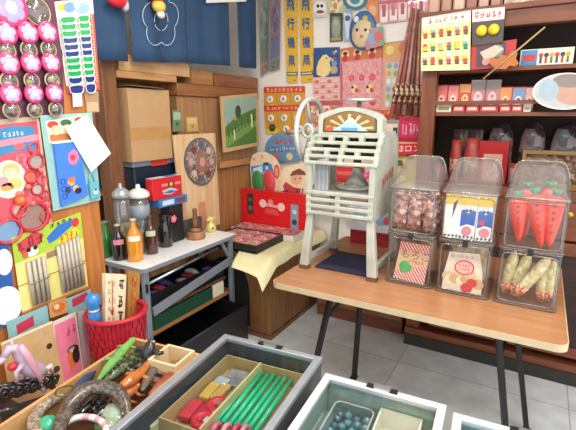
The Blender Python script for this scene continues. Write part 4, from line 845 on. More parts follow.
# ================================================================== CLEAR TIERED CANDY DISPENSERS
def dispenser(label, x0, x1):
    cx = (x0+x1)/2; hw = (x1-x0)/2; yf, yb = 1.985, 2.26
    t = thing('candy_dispenser', label, 'dispenser', (cx, 2.12, TT), 'clear two-tier candy dispensers on the folding table')
    def bin_(z0, z1):
        b = MB(); th = .003
        pts = rrect(x0, yf, x1, yb, .018, z0, 4)
        b.prism(pts, (0, 0, .004), PLASTIC)
        n = len(pts); pts = [V(p) for p in pts]; up_ = V((0, 0, z1-z0))
        b.add(pts+[p+up_ for p in pts], [(i, (i+1) % n, n+(i+1) % n, n+i) for i in range(n)], PLASTIC, True)
        o = b.build('bin', t)
        r = MB(); rm = clear('#cfcdca', .12, .12, key='rim', haze=.10, hz='#d6d4d0'); w_ = .0035; zi = z0+.016; zt = z1-.012; xi0 = x0+.014; xi1 = x1-.014
        R_ = .02; loop = []
        for (ax, az, a0) in ((xi1-R_, zt-R_, 0), (xi0+R_, zt-R_, 90), (xi0+R_, zi+R_, 180), (xi1-R_, zi+R_, 270)):
            for i in range(6): a = math.radians(a0+18*i); loop.append((ax+R_*math.cos(a), yf-.002, az+R_*math.sin(a)))
        r.tube(loop, w_, rm, 6, True); r.build('front_rim', o); r = MB()
        r.tube([(p.x, p.y, z1) for p in pts], .003, rm, 6, True); r.build('upper_rim', o); r = MB()
        r.tube([(p.x, p.y, z0+.004) for p in pts], .004, mat('#6b5f58', .3), 6, True)
        r.build('base_rim', o)
        k = MB().bb((cx-.011, yf-.008, z1-.014), (cx+.011, yf+.002, z1+.014), mat('#2b2728', .3) if z1 < 1 else mat('#b9b7b3', .3)); (k.build('clip', o) if z1 < 1 else None)
    bin_(TT+.002, .945); bin_(.948, 1.165)
    # arched lid
    prof = [(yf, 1.168), (yf+.02, 1.19), (yf+.14, 1.290), (yf+.18, 1.306), (yf+.22, 1.29), (yb, 1.168)]
    def fn(u, v):
        k = v*(len(prof)-1); i = min(int(k), len(prof)-2); q = k-i; y = prof[i][0]+(prof[i+1][0]-prof[i][0])*q; z = prof[i][1]+(prof[i+1][1]-prof[i][1])*q
        s = 2*u-1; hgt = z-1.168
        return (cx+s*hw*(1-.02*hgt/.13), y, 1.168+hgt*(1-.75*abs(s)**9)), (0, 0, 1)
    vs = []; fs = []; nu, nv = 18, 20
    for j in range(nv+1):
        for i in range(nu+1): vs.append(fn(i/nu, j/nv)[0])
    for j in range(nv):
        for i in range(nu): a = j*(nu+1)+i; fs.append((a, a+1, a+nu+2, a+nu+1))
    b = MB(); b.add(vs, fs, clear('#eeedeb', .14, .14, key='lid', haze=.06), True); l = b.build('lid', t)
    r = MB(); rm = clear('#d2d1cf', .16, .12, key='rim2', haze=.2, hz='#e2e0dc')
    r.tube([V(fn(i/24, .84 if 0 else .62)[0])+V((0, 0, .001)) for i in range(25)], .003, rm, 6); r.build('arch_rim', l); r = MB(); r.tube([(x0+.004, yf-.001, 1.171), (x1-.004, yf-.001, 1.171)], .004, rm, 6); r.build('front_rim', l)
    return cx, hw, yf, yb
D = [dispenser('two-tier clear dispenser of red-brown sweets next to the ice machine', -.592, -.372),
     dispenser('two-tier clear dispenser of blue and white packs, the middle one', -.355, -.128),
     dispenser('two-tier clear dispenser of carrot-shaped bags at the table corner', -.105, .127)]
def pack(c, w, h, d, rot, m, tilt=0.):
    """pillow-shaped packet, centre c"""
    R = Matrix.Rotation(rot, 3, 'Y') @ Matrix.Rotation(tilt, 3, 'X'); vs = []; fs = []; n = 8
    for s in (-1, 1):
        for j in range(n+1):
            for i in range(n+1):
                a = 2*i/n-1; q = 2*j/n-1; th = d/2*(max(0, 1-a*a)*max(0, 1-q*q))**.55
                vs.append(V(c)+R @ V((a*w/2, s*(th+.0006), q*h/2+.003*math.sin(7*a+3*q))))
    m_ = n+1
    for s in (0, 1):
        for j in range(n):
            for i in range(n): o = s*m_*m_+j*m_+i; fs.append((o, o+1, o+m_+1, o+m_) if s else (o, o+m_, o+m_+1, o+1))
    rim = [i for i in range(m_)]+[j*m_+n for j in range(1, m_)]+[n*m_+i for i in range(n-1, -1, -1)]+[j*m_ for j in range(n-1, 0, -1)]
    fs += [(a, m_*m_+a, m_*m_+b, b) for a, b in zip(rim, rim[1:]+rim[:1])]
    return MB().add(vs, fs, m, True)
# unit one: red-brown sweets above, striped packet below
cx, hw, yf, yb = D[0]
SW = speck(['#8a5548', '#a86f60', '#c99a8a', '#6f3f36', '#b98476', '#e0c0b0', '#7d463c'], 70, .25, coat=.6)
rr = random.Random(3); k = 0
wh = ['against the clear front', 'in the middle row', 'in the rear row']
for r in range(3):
    for i in range(3):
        o = pack((cx-.066+i*.066+rr.uniform(-.006, .006), yf+.055+r*.065, .952+.086+.004*r), .064, .15, .04, rr.uniform(-.12, .12), SW, -.12).build('sweet_packet', label='red-brown sweet packet %s, %s' % (wh[r], ['on the ice machine side', 'mid-bin', 'on the blue packs side'][i]), cat='packet', group='red-brown sweets in the dispenser')
for i in range(3):
    pack((cx-.06+i*.062, yf+.07+.02*i, .952+.172), .075, .055, .035, .5-i*.5, SW, -1.2).build('sweet_packet', label='red-brown packet lying on top of the upper bin pile, %s' % ['towards the ice machine', 'mid-pile', 'towards the blue packs'][i], cat='packet', group='red-brown sweets in the dispenser')
# striped packet with writing
px_, pz_ = cx+.008, .80
c = Card([V((px_-.062, yf+.055, .90)), V((px_+.080, yf+.055, .895)), V((px_+.066, yf+.022, .712)), V((px_-.082, yf+.022, .722))], 1, 0, -1, .014)
c.poly([(0, 0), (1, 0), (1, 1), (0, 1)], mat('#d8b98a', .35, coat=.4), 0, .014); c.rect(0, 0, 1, .22, stripe('#c23848', '#e6c9b4', 26, (0, .6, 0)), 1); c.poly([(0, .78), (1, .48), (1, 1), (0, 1)], stripe('#cf2f42', '#f0dcd2', 26, (0, .6, 0)), .014-.0002, .0148)
c.text('もろこ', .56, .32, .047, mat('#b52a36'), 3); c.scrib(.38, .44, .86, .53, 5, mat('#b52a36'), 3, seed=21)
c.disc(.27, .62, .022, mat('#3fae5e'), 3, rot=.3, ry=.026); c.disc(.40, .66, .019, mat('#3fae5e'), 3); c.disc(.30, .73, .016, mat('#3fae5e'), 3)
c.build('fish_snack_packet', label='red striped tan packet with green blob in the lower bin by the machine', cat='packet', bevel=.003)
pack((cx-.045, yf+.12, .82), .10, .18, .04, .1, mat('#8d5f4e', .3, coat=.4)).build('sweet_packet', label='brown packet standing behind the striped packet in the lower bin', cat='packet')
pack((cx+.05, yf+.15, .82), .10, .18, .04, -.1, mat('#c9a07a', .3, coat=.4)).build('sweet_packet', label='tan packet at the rear of the lower bin behind the striped packet', cat='packet')
# unit two: blue and white packs above, white packet with red round label below
cx, hw, yf, yb = D[1]
for i, (dx, ro) in enumerate([(-.068, -.06), (.0, .10), (.068, -.04)]):
    q = [V((cx+dx-.033, yf+.045, 1.155)), V((cx+dx+.033, yf+.045, 1.158)), V((cx+dx+.034-.03*ro, yf+.018, .965)), V((cx+dx-.034-.03*ro, yf+.018, .962))]
    c = Card(q, 1, 0, -1, .012); c.base(mat('#eeeef0', .3, coat=.5)); c.rect(0, 0, 1, .24, mat('#e6c426', .3, coat=.4), 1)
    if i == 0: c.poly([(.55, .2), (.8, .12), (.4, .72), (.2, .78)], mat('#3a3d40'), .012, .0128); c.rect(.05, .3, .5, .95, mat('#f5f5f2'), 2)
    else:
        c.poly([(.04, .36), (.5, .26), (.97, .38), (.94, .70), (.5, .66), (.06, .73)], mat('#2a5fb4'), .012, .0128); c.disc(.5, .32, .018, mat('#dfe6ee'), 3); c.disc(.38, .36, .007, mat('#223a6a'), 4); c.disc(.62, .36, .007, mat('#223a6a'), 4)
        c.disc(.5, .82, .021, mat('#d98a94'), 3); c.disc(.3, .6, .012, mat('#c8485a'), 4) if i == 2 else None
    for k in range(4): c.disc(.15+k*.24, .955, .005, mat('#3a5a4a' if k % 2 else '#2f3f66'), 3)
    c.build('corn_snack_packet', label=['mostly white yellow-topped packet with dark slash in the middle dispenser', 'blue and white packet at the centre of the middle dispenser', 'blue and white packet with a red dot, closest to the carrot bags'][i], cat='packet', group='blue and white packets in the dispenser', bevel=.003)
for i in range(3): pack((cx-.062+i*.062, yf+.12, 1.055), .068, .19, .035, .05*(i-1), mat('#e3e4e8', .3, coat=.4)).build('corn_snack_packet', label='plain white packet in the second row, %s' % ['towards the red-brown sweets', 'at the centre', 'towards the carrot bags'][i], cat='packet', group='blue and white packets in the dispenser')
CRK = speck(['#e6d3ae', '#d6b98a', '#efe4cc', '#c9a878', '#e9d9bd'], 40, .35, coat=.5)
c = Card([V((cx-.075, yf+.05, .89)), V((cx+.075, yf+.05, .895)), V((cx+.088, yf+.02, .715)), V((cx-.088, yf+.02, .712))], 1, 0, -1, .016)
c.poly([(.05, .02), (.9, 0), (1, .5), (.98, 1), (.02, 1), (0, .6)], mat('#e7dac6', .25, coat=.6), 0, .016)
for k in range(9): c.disc(.12+.095*k, .45+.35*rr.random(), .024, mat(['#dcc193', '#efe3c8', '#cfae7c'][k % 3]), 1+.3*k % 2, n=9)
c.disc(.52, .38, .040, mat('#d04048'), 4, ry=.034); c.disc(.52, .38, .034, mat('#e9b9b0'), 5, ry=.028); c.scrib(.36, .30, .68, .37, 4, mat('#c23040'), 6, seed=31); c.scrib(.38, .39, .66, .45, 4, mat('#c23040'), 6, seed=33)
c.disc(.74, .74, .020, mat('#d0343c'), 4); c.disc(.62, .88, .022, mat('#d0343c'), 4); c.scrib(.1, .06, .9, .16, 6, mat('#d9a0a0'), 2, seed=8)
c.build('cracker_packet', label='clear cracker packet with round red and white label in the lower middle bin', cat='packet', bevel=.003)
pack((cx, yf+.14, .82), .17, .19, .06, .0, CRK).build('cracker_packet', label='second cracker packet standing behind the round-labelled one', cat='packet')
# unit three: carrot shaped bags above, pale cone bags below
cx, hw, yf, yb = D[2]
CAR = mat('#e63a1a', .22, coat=.7, var=.12, sc=40); GRN = mat('#2fa077', .3, coat=.6, var=.15)
def carrot(a, b_, r, label, body=CAR, top=GRN, grp='carrot-shaped snack bags in the dispenser', marks=True, kind='carrot_bag'):
    """cone bag: a tip, b_ wide end"""
    a = V(a); b_ = V(b_); d = (b_-a); L = d.length; z = d.normalized(); x = z.cross(V((0, 1, 0))).normalized(); y = z.cross(x); R = Matrix((x, y, z)).transposed()
    t = thing(kind, label, 'snack bag', (b_+a)/2, grp)
    MB().lathe([(.004, 0), (r*.38, L*.12), (r*.7, L*.4), (r*.95, L*.72), (r, L*.82), (r*.8, L*.9), (r*.3, L*.95), (0, L*.955)], body, a, R, 14, 1, .7).build('body', t)
    o = MB()
    for k in range(5):
        q = (k-2)*.42; e = z*.032+x*math.sin(q)*.024+y*math.cos(k*2.1)*.012; s_ = a+z*L*.93; o.tube([s_, s_+e*.55, s_+e], [.006, .013, .005], top, 6, flat=.5)
    o.build('leafy_top' if marks else 'twisted_top', t)
    if marks:
        m = MB()
        for k in range(5):
            zz = L*(.3+.12*k); rad = r*(.6+.09*k)*.72; p = a+z*zz-V((0, 1, 0))*(rad*.98+.001)
            m.box(p, (r*.30, .002, .0035), mat('#8a1f22'), Matrix((x, V((0, 1, 0)), x.cross(V((0, 1, 0))))).transposed()); m.box(p+x*.004*(k % 2), (.003, .002, .012), mat('#8a1f22'), Matrix((x, V((0, 1, 0)), x.cross(V((0, 1, 0))))).transposed())
        m.build('lettering', t)
for i, (a, b_, r) in enumerate([((cx-.048, yf+.035, .975), (cx-.070, yf+.060, 1.17), .039), ((cx+.036, yf+.03, .962), (cx-.010, yf+.060, 1.19), .039), ((cx+.062, yf+.035, .967), (cx+.066, yf+.065, 1.19), .039), ((cx-.03, yf+.14, .965), (cx-.04, yf+.15, 1.20), .036), ((cx+.045, yf+.14, .965), (cx+.045, yf+.15, 1.21), .036)]):
    carrot(a, b_, r, ['orange-red carrot bag on the side of the blue packs', 'orange-red carrot bag leaning in the middle of the bin', 'orange-red carrot bag against the outer wall of the bin', 'orange-red carrot bag in the second row behind the leaning one', 'orange-red carrot bag in the second row by the outer wall'][i])
PALE = speck(['#e3d9a4', '#d2c98a', '#ece6c4', '#c4bf7e', '#e0cf9a', '#efe9d4'], 60, .25, coat=.7)
ptop = mat('#b9bb6a', .3, coat=.5); pk = ['#c9503f']
for i, (tip, wide) in enumerate([((cx-.085, .722), (cx-.055, .92)), ((cx-.05, .718), (cx+.0, .925)), ((cx-.035, .735), (cx+.075, .925)), ((cx+.062, .712), (cx+.05, .90)), ((cx+.084, .722), (cx+.092, .90))]):
    oy = .03 if i == 2 else .08; t_ = V((tip[0], yf+oy, tip[1])); w_ = V((wide[0], yf+oy+.012, wide[1]))
    d = (w_-t_); L = d.length; z = d.normalized(); x = z.cross(V((0, 1, 0))).normalized(); y = z.cross(x); R = Matrix((x, y, z)).transposed(); r = .0235
    t = thing('cone_bag', ['pale yellow cone bag at the side of the cracker bin', 'pale yellow cone bag, second from the cracker bin', 'pale green cone bag crossing in front of the others', 'pale yellow cone bag hanging straight near the outer wall', 'pale yellow cone bag touching the outer wall'][i], 'snack bag', (t_+w_)/2, 'pale cone bags in the lower bin')
    MB().lathe([(.010, 0), (r*.85, L*.15), (r, L*.5), (r*.95, L*.8), (r*.5, L*.95), (0, L)], PALE, t_, R, 12).build('body', t)
    MB().lathe([(.0115, L*.0), (r*.9, L*.14), (r*.98, L*.26)], speck(['#c9604f', '#dfae8a', '#b94a40', '#e6d3ae'], 110, .3), t_-z*.001, R, 12).build('printed_end', t)

# ================================================================== WHITE NARROW TABLE WITH BOTTLES
GT = .72
GX0, GX1, GY0, GY1 = -2.03, -1.712, 1.465, 2.27
t = thing('narrow_table', 'narrow white-topped folding table with grey metal legs holding bottles', 'table', (-1.87, 1.87, 0))
MB().prism(rrect(GX0, GY0, GX1, GY1, .03, GT-.004), (0, 0, .004), mat('#eef0f2', .3)).build('tabletop', t)
GM = mat('#8d949e', .4, .3)
MB().prism(rrect(GX0-.002, GY0-.002, GX1+.002, GY1+.002, .032, GT-.026), (0, 0, .0215), GM).build('edge_band', t, bevel=.002)
for x in (GX1-.03, GX0+.03):
    for y, yb in ((GY0+.035, GY0+.03), (GY1-.035, GY1-.03)):
        MB().bar((x, y, GT-.027), (x, yb, 0.0), .026, .034, GM).build('leg', t, bevel=.003)
x = GX1-.012; MB().bar((x, GY0+.055, .455), (x, GY1-.05, .545), .016, .05, GM).build('cross_bar', t, bevel=.002)
MB().tube([(x-.02, GY0+.05, .615), (x-.02, GY1-.16, .66)], .009, STEEL).build('rod', t)
MB().bar((x-.02, GY1-.045, .56), (x-.02, GY1-.13, GT-.03), .016, .022, GM).build('brace', t)
MB().bb((GX1-.028, GY0+.02, .575), (GX1-.010, GY0+.035, .625), BLACK).build('lock_clip', t)
# under it: bins on a low plank shelf
t = thing('plank_shelf', 'low brown plank shelf on blocks under the narrow white table', 'shelf', (-1.9, 1.95, 0))
MB().bb((-1.98, 1.475, .29), (-1.762, 2.26, .315), wood('#8a5730', '#b07a48', 'y')).build('board', t); MB().bb((-1.98, 1.53, .41), (-1.765, 2.205, .4295), WDK).build('board', t)
for y in (1.475, 2.21): MB().bb((-1.975, y, 0), (-1.93, y+.05, .289), WDK).build('block', t)
MB().bb((-1.98, 2.185, .3155), (-1.80, 2.205, .4095), WDK).bb((-1.98, 1.53, .3155), (-1.80, 1.55, .4095), WDK).build('upright', t)
def tub(name, label, lo, hi, m, stuff=None, t_=.008):
    lo = V(lo); hi = V(hi); b = MB(); o = thing(name, label, 'bin', ((lo.x+hi.x)/2, (lo.y+hi.y)/2, lo.z))
    b.bb(lo, (hi.x, hi.y, lo.z+t_), m).bb((lo.x, lo.y, lo.z+t_), (lo.x+t_, hi.y, hi.z), m).bb((hi.x-t_, lo.y, lo.z+t_), (hi.x, hi.y, hi.z), m).bb((lo.x+t_, lo.y, lo.z+t_), (hi.x-t_, lo.y+t_, hi.z), m).bb((lo.x+t_, hi.y-t_, lo.z+t_), (hi.x-t_, hi.y, hi.z), m)
    b.build('body', o); return o
tub('green_bin', 'dark green open bin on the low plank shelf', (-1.975, 1.56, .3155), (-1.763, 2.06, .40), mat('#1f4a38', .45))
rr = random.Random(11)
for i in range(6):
    p = V((-1.83-.06*(i % 2), 1.62+i*.072, .335)); b = pack(p+V((0, 0, .035)), .11, .05, .05, 0, mat(['#b9343c', '#d98a94', '#7a3a40', '#c9a0a8', '#a82f3a', '#d8d0c4'][i], .35), 1.2)
    b.build('wrapped_toy', label=['dark red wrapped toy at the near end of the green bin', 'rose wrapped toy, second in the green bin', 'maroon wrapped toy, third in the green bin', 'pale mauve wrapped toy, fourth in the green bin', 'crimson wrapped toy, fifth in the green bin', 'off-white wrapped toy at the far end of the green bin'][i], cat='toy', group='wrapped toys in the green bin')
MB().bb((-1.90, 2.07, .3155), (-1.763, 2.18, .405), mat('#e6dcc0', .5)).build('cream_box', label='small cream box beside the green bin on the plank shelf', cat='box', bevel=.003)
tub('black_bin', 'black open bin of purple odds and ends behind the table bar', (-1.975, 1.56, .43), (-1.77, 2.19, .53), BLACK)
for i in range(7):
    p = V((-1.83-.04*(i % 3), 1.64+i*.078, .49)); m_ = mat(['#6a4a86', '#a8344a', '#3f4a78', '#b98aa8', '#8a2f3c', '#c9c2c8', '#54407a'][i], .35)
    pack(p, .10, .05, .045, 0, m_, 1.3).build('small_toy', label=['violet small toy at the near end of the black bin', 'red small toy, second in the black bin', 'dull blue small toy in the black bin', 'lilac small toy in the black bin', 'dark red small toy past the lilac one in the black bin', 'pale grey small toy in the black bin', 'deep purple small toy at the far end of the black bin'][i], cat='toy', group='small toys in the black bin')

t = thing('dark_filler_crate', 'added black crate that darkens the floor under the low plank shelf', 'crate', (-1.77, 1.86, 0))  # added crate, its black stands in for the shade under the shelf
MB().bb((-1.97, 1.535, 0), (-1.585, 2.20, .012), BLACK).bb((-1.97, 1.535, .0121), (-1.955, 2.20, .25), BLACK).bb((-1.60, 1.535, .0121), (-1.585, 2.20, .25), BLACK).bb((-1.9549, 1.535, .0121), (-1.6001, 1.55, .25), BLACK).bb((-1.9549, 2.185, .0121), (-1.6001, 2.20, .25), BLACK).build('body', t)
b = MB(); b.tube([(-1.9625, 1.5425, .255), (-1.5925, 1.5425, .255), (-1.5925, 2.1925, .255), (-1.9625, 2.1925, .255)], .009, mat('#26262a', .5), 6, True); b.build('rim', t)
# bottles
def bottle(label, px, py, h, r, glass, cap='#c9c4b8', tag_=None, tagz=(.35, .5), name='soda_bottle', neck=.32):
    p = PZ(px, py, GT+.0005); t = thing(name, label, 'bottle', p)
    r *= 1.18; pr = [(r*.9, 0), (r, h*.03), (r*.96, h*.25), (r, h*.45), (r*.98, h*.58), (r*.66, h*.71), (r*neck*1.15, h*.80), (r*neck, h*.95), (r*neck, h*.955), (0, h*.955)]
    MB().lathe(pr, glass, p, n=20).build('body', t)
    MB().lathe([(r*neck*1.25, h*.945), (r*neck*1.3, h*.99), (r*neck*1.1, h), (0, h)], mat(cap, .3, .4), p, n=14).build('cap', t)
    if tag_:
        b = MB(); n = 9; a0 = math.atan2(-p.y, -p.x)-.75
        for k in range(n):
            pass
        vs = []; fs = []
        for j in range(2):
            for k in range(n+1): a = a0+1.5*k/n; vs.append(p+V((r*1.02*math.cos(a), r*1.02*math.sin(a), h*tagz[j])))
        fs = [(k, k+1, n+2+k, n+1+k) for k in range(n)]; b.add(vs, fs, mat(tag_), True); b.build('paper_label', t)
    return t
bottle('dark cola bottle with pink oval label on the white table', 120, 259, .20, .033, mat('#1c1210', .12, coat=.8), '#d9d2c8', '#d98a94', (.46, .60))
bottle('orange soda bottle with small white label beside the cola', 136, 260, .235, .036, mat('#d98a1c', .12, coat=.8), '#cfc8ba', '#e9e4d4', (.50, .62))
bottle('brown glass bottle with green and white label beside the orange soda', 152, 253, .22, .032, mat('#4a2414', .12, coat=.8), '#6a4a34', '#b9c9a8', (.50, .64))
bottle('black thick-necked bottle behind the brown glass one', 166, 246, .20, .036, mat('#1b1a1c', .15, coat=.7), '#2a2828', name='soda_bottle', neck=.6)
bottle('green glass bottle half hidden behind the cola', 107.5, 256, .205, .030, mat('#2f7a3a', .12, coat=.8), '#8aa08a', neck=.5)
# wooden handbell shape
p = PZ(196, 238, GT+.0005); t = thing('wooden_toy', 'turned brown wooden bell-shaped toy at the far side of the bottles', 'wooden toy', p)
WT = wood('#8a5a38', '#b98055', 'z'); MB().lathe([(.06, 0), (.062, .015), (.058, .022), (.060, .03), (.055, .045), (.03, .06), (.022, .07)], WT, p, n=22).build('base', t)
MB().lathe([(.022, .0705), (.016, .09), (.024, .11), (.015, .13), (.014, .175), (.018, .185), (.01, .195), (0, .197)], wood('#6b4028', '#96623e', 'z'), p, n=18).build('handle', t)
b = MB(); b.tube([p+V((.045*math.cos(a), .045*math.sin(a), .052+.004*math.sin(3*a))) for a in [2*PI*i/18 for i in range(18)]], .006, mat('#6a4430', .6), 6, True); b.build('cord', t)
# yellow round doll flask
p = PZ(211, 231.5, GT+.0005); t = thing('yellow_flask', 'small pale yellow flask with dark dot at the table end', 'flask', p)
YL = mat('#dccf7a', .3, coat=.5); MB().lathe([(.028, 0), (.036, .012), (.038, .03), (.026, .055), (.014, .065), (.016, .075), (.024, .088), (.016, .102), (0, .106)], YL, p, n=20, sx=1.0).build('body', t)
for s in (-1, 1): MB().ball(p+V((.004, s*.028, .088)), (.01, .014, .01), YL).build('ear', t)
MB().ball(p+V((.033, -.022, .032)), (.006, .008, .008), mat('#3f5a3a')).build('dot', t)
# lidded glass jars
for i, (px, py, r, lab) in enumerate([(110, 184, .044, 'lidded glass jar with grey lid beside the shelf post'), (137.5, 184, .057, 'lidded glass jar with white domed lid in front of the navy bin')]):
    p = PX(px+(2 if i == 0 else 0), py, -1.968); h = p.z-GT; p.y += .05*(1-i); p.z = GT+.0005; t = thing('glass_jar', lab, 'jar', p)
    MB().lathe([(r*.9, 0), (r, .01), (r, h*.72), (r*.84, h*.795)], clear('#dfe4de', .14, .05, key='jar', haze=.08), p, n=24).build('body', t)
    MB().lathe([(r*.85, h*.80), (r*1.08, h*.81), (r*1.12, h*.85), (r*1.0, h*.885), (r*.6, h*.925), (r*.22, h*.94), (r*.24, h*.975), (r*.15, h*.995), (0, h)], mat(['#aeb2b4', '#e9e7e2'][i], .25, .3 if i == 0 else 0, coat=.5), p, n=24).build('lid', t)
    MB().lathe([(r*.9, .006), (r*.93, .012), (r*.93, h*(.45+.1*i)), (0, h*(.47+.1*i))], speck(['#4f7a44', '#7a8a52', '#a88a5a', '#3f6a3a', '#c0a878'] if i == 0 else ['#5a6f86', '#8a7a66', '#b9a58a', '#4a5a70', '#a8744f'], 38, .4), p, n=24).build('contents', t)
    if i == 1: MB().lathe([(r*1.01, h*.5), (r*1.02, h*.6), (r*1.01, h*.7)], mat('#8f9aa6', .3), p, n=24).build('band', t)
# dark box, blue tin and red box stacked behind
lo, hi = V((-2.015, 1.80, GT+.0005)), V((-1.90, 2.06, GT+.125))
lo, hi = boxX(-1.915, 170, 206, 185, 243, .09, GT+.0005); lo.y += .0
t = thing('black_camera', 'black box camera toy with a pink flower on its front', 'toy', ((lo.x+hi.x)/2, (lo.y+hi.y)/2, lo.z)); MB().bb(lo, hi, mat('#232226', .35)).build('camera_body', t, bevel=.006)
cc_ = PX(174, 219, -1.90); b = MB(); b.lathe([(.04, 0), (.038, .012), (.03, .013), (0, .010)], mat('#141416', .2), (hi.x, cc_.y, cc_.z-.005), Matrix.Rotation(PI/2, 3, 'Y'), 22); b.build('lens', t)
b = MB()
for k in range(5): b.ball((hi.x+.014, cc_.y+.014*math.cos(2*PI*k/5), cc_.z+.014*math.sin(2*PI*k/5)), (.004, .011, .011), mat('#e2707f'))
b.ball((hi.x+.017, cc_.y, cc_.z), (.004, .008, .008), mat('#f0b2b8')); b.build('flower', t)
lo2 = V((lo.x-.005, lo.y-.085, hi.z+.0005)); hi2 = V((hi.x+.003, hi.y+.04, hi.z+.05)); f = faceX(lo2, hi2); f.mb.bb(lo2, hi2, mat('#3f78b4', .35)); f.rect(.1, .2, .5, .8, mat('#c9d8e8'), 1); f.rect(.6, .25, .9, .75, mat('#7a3f4a'), 1)
f.build('blue_tin', label='flat blue tin between the black camera and the red box', cat='tin', bevel=.003)
lo, hi = boxX(-1.925, 143, 181, 183, 208, .055, hi2.z+.0005); zc = hi.z; lo.y = max(lo.y, PX(137.5, 184, -1.968).y+.069)
f = faceX(lo, V((hi.x, hi.y, zc))); f.mb.bb(lo, hi, mat('#d32a30', .35, coat=.2)); f.disc(.62, .36, .022, mat('#2a2a28'), 1); f.disc(.62, .36, .014, mat('#d8b64a'), 2); f.rect(.3, .3, .5, .42, mat('#e88a86'), 1); f.rect(.76, .3, .95, .42, mat('#e88a86'), 1); f.poly([(.3, .62), (.6, .52), (.85, .7), (.6, .86), (.35, .8)], mat('#a8c2d2'), .0005, .0012); f.poly([(.3, .72), (.6, .66), (.8, .74), (.6, .8)], mat('#4a6a86'), .0012, .0018)
g_ = faceZ(lo, hi); g_.rect(0, 0, 1, 1, mat('#d9e0ea'), 1, mb=f.mb); g_.rect(.05, .1, .95, .5, mat('#4a76b0'), 2, mb=f.mb)
f.build('red_toy_box', label='red toy box with blue top stacked on the blue tin', cat='box', bevel=.002)
lo3 = V((-1.964, hi.y+.004, GT+.0005)); f = MB().bb(lo3, (-1.94, hi.y+.19, GT+.11), mat('#4a4b4c', .5)); f.build('grey_box', label='dark grey box standing between black camera and plywood panel', cat='box', bevel=.003)

# ================================================================== LEFT TOY PANEL
XP = -1.75
t = thing('toy_board', 'orange-brown wooden board carrying the hanging toy cards', 'board', (-1.77, .8, .40))
bz = .40
MB().bb((XP-.025, -.2, bz), (XP, 1.275, 2.25), wood('#a9652f', '#c68142', 'z')).build('board', t, bevel=.003)
MB().bb((XP-.06, -.2, 2.25), (XP+.01, 1.28, 2.32), WDK).build('top_rail', t)
# bench under it
def bench(name, label, lo, hi, m, ml):
    lo = V(lo); hi = V(hi); t = thing(name, label, 'bench', ((lo.x+hi.x)/2, (lo.y+hi.y)/2, 0))
    MB().bb((lo.x, lo.y, hi.z-.03), hi, m).build('bench_top', t, bevel=.003)
    for x in (lo.x+.03, hi.x-.06):
        for y in (lo.y+.03, hi.y-.06): MB().bb((x, y, 0), (x+.035, y+.035, hi.z-.031), ml).build('leg', t)
bench('low_bench', 'low wooden bench under the red basket and the toy panel', (-1.80, -.25, 0), (-1.37, 1.32, .3995), WL1, WLZ)
bench('toy_stand', 'wooden stand under the tray of rubber animals', (-1.36, -.1, 0), (-.97, 1.19, .515), WMID, WDK)
bench('case_stand', 'dark wooden stand under the glass-topped cases', (-.905, -.15, 0), (.35, 1.09, .59), WMID, WDK)

# backing card and mirror compacts
c = cardX(XP+.004, (-30, -14), (60, -14), (64, 117), (-22, 123)); c.base(mat('#5d3346', .4, coat=.3)); c.build('backing_card', label='dark plum backing card behind the pink toy compacts', cat='display card')
def compact(px, py, dpx, dpy, r, label, big=False):
    cc = PX(px, py-2, XP+.026); t = thing('toy_compact', label, 'toy compact', cc, 'pink toy compacts on the panel')
    R = Matrix.Rotation(PI/2, 3, 'Y')
    MB().lathe([(r, 0), (r*1.02, .004), (r*.96, .012), (r*.8, .013), (0, .012)], mat('#cc3a72', .3, coat=.4), cc, R, 24).build('lid', t)
    b = MB(); k_ = r*.44
    for k in range(5 if not big else 6): a = PI/2+2*PI*k/(5 if not big else 6); b.ball(cc+V((.0135, k_*1.0*math.cos(a), k_*math.sin(a))), (.003, k_*.78, k_*.78), mat('#b5abd8' if not big else '#a99cc8', .35), 8)
    b.ball(cc+V((.015, 0, 0)), (.003, k_*.8, k_*.8), mat('#dcd6ea', .35), 8); b.build('emblem', t, label='pale lilac flower emblem')
    if dpx is not None:
        dc = PX(dpx, dpy+1.5, XP+.0245); rd = r*.76
        d = MB(); d.tube([dc+V((.0, rd*math.cos(2*PI*i/20), rd*math.sin(2*PI*i/20))) for i in range(20)], 0.0035, mat('#b9a684', .3, coat=.4), 6, True); d = d.build('base_ring', t)
        MB().ball(dc, (.020, rd*.95, rd*.95), clear('#e8e2e2', .14, .06, key='dome', haze=.05), 10).build('dome', d)
        rb = random.Random(int(px*7+py))
        for k in range(6):
            a = rb.uniform(0, 6.3); q = rd*.6*rb.random()**.5
            MB().ball(dc+V((.004, q*math.cos(a), q*math.sin(a))), rb.uniform(.007, .012), mat(['#c9a83a', '#7a2f52', '#b93a6a', '#d8c890', '#8fa84a', '#3f2a3a'][k], .35), 6).build('bead', d)
rows = [(35, 49, (5, 27, 46.5)), (65.5, 80, (7.5, 30, 50)), (96, 109, (10, 33, 53.5))]
rn = ['top', 'middle', 'bottom']; cn = ['beside the picture edge', 'in the centre column', 'next to the sunglasses card']
for i, (y, yd, xs_) in enumerate(rows):
    for j, x in enumerate(xs_): compact(x, y-j*.4, x+1.5+j*.3, yd-j*.5, .040-.003*i*.5+(.002 if j == 0 else 0), 'pink compact with lilac flower, %s row, %s' % (rn[i], cn[j]))
compact(9, 10, 37.5, 10, .066, 'largest pink compact, above the rows, with a clear dome beside it', True)
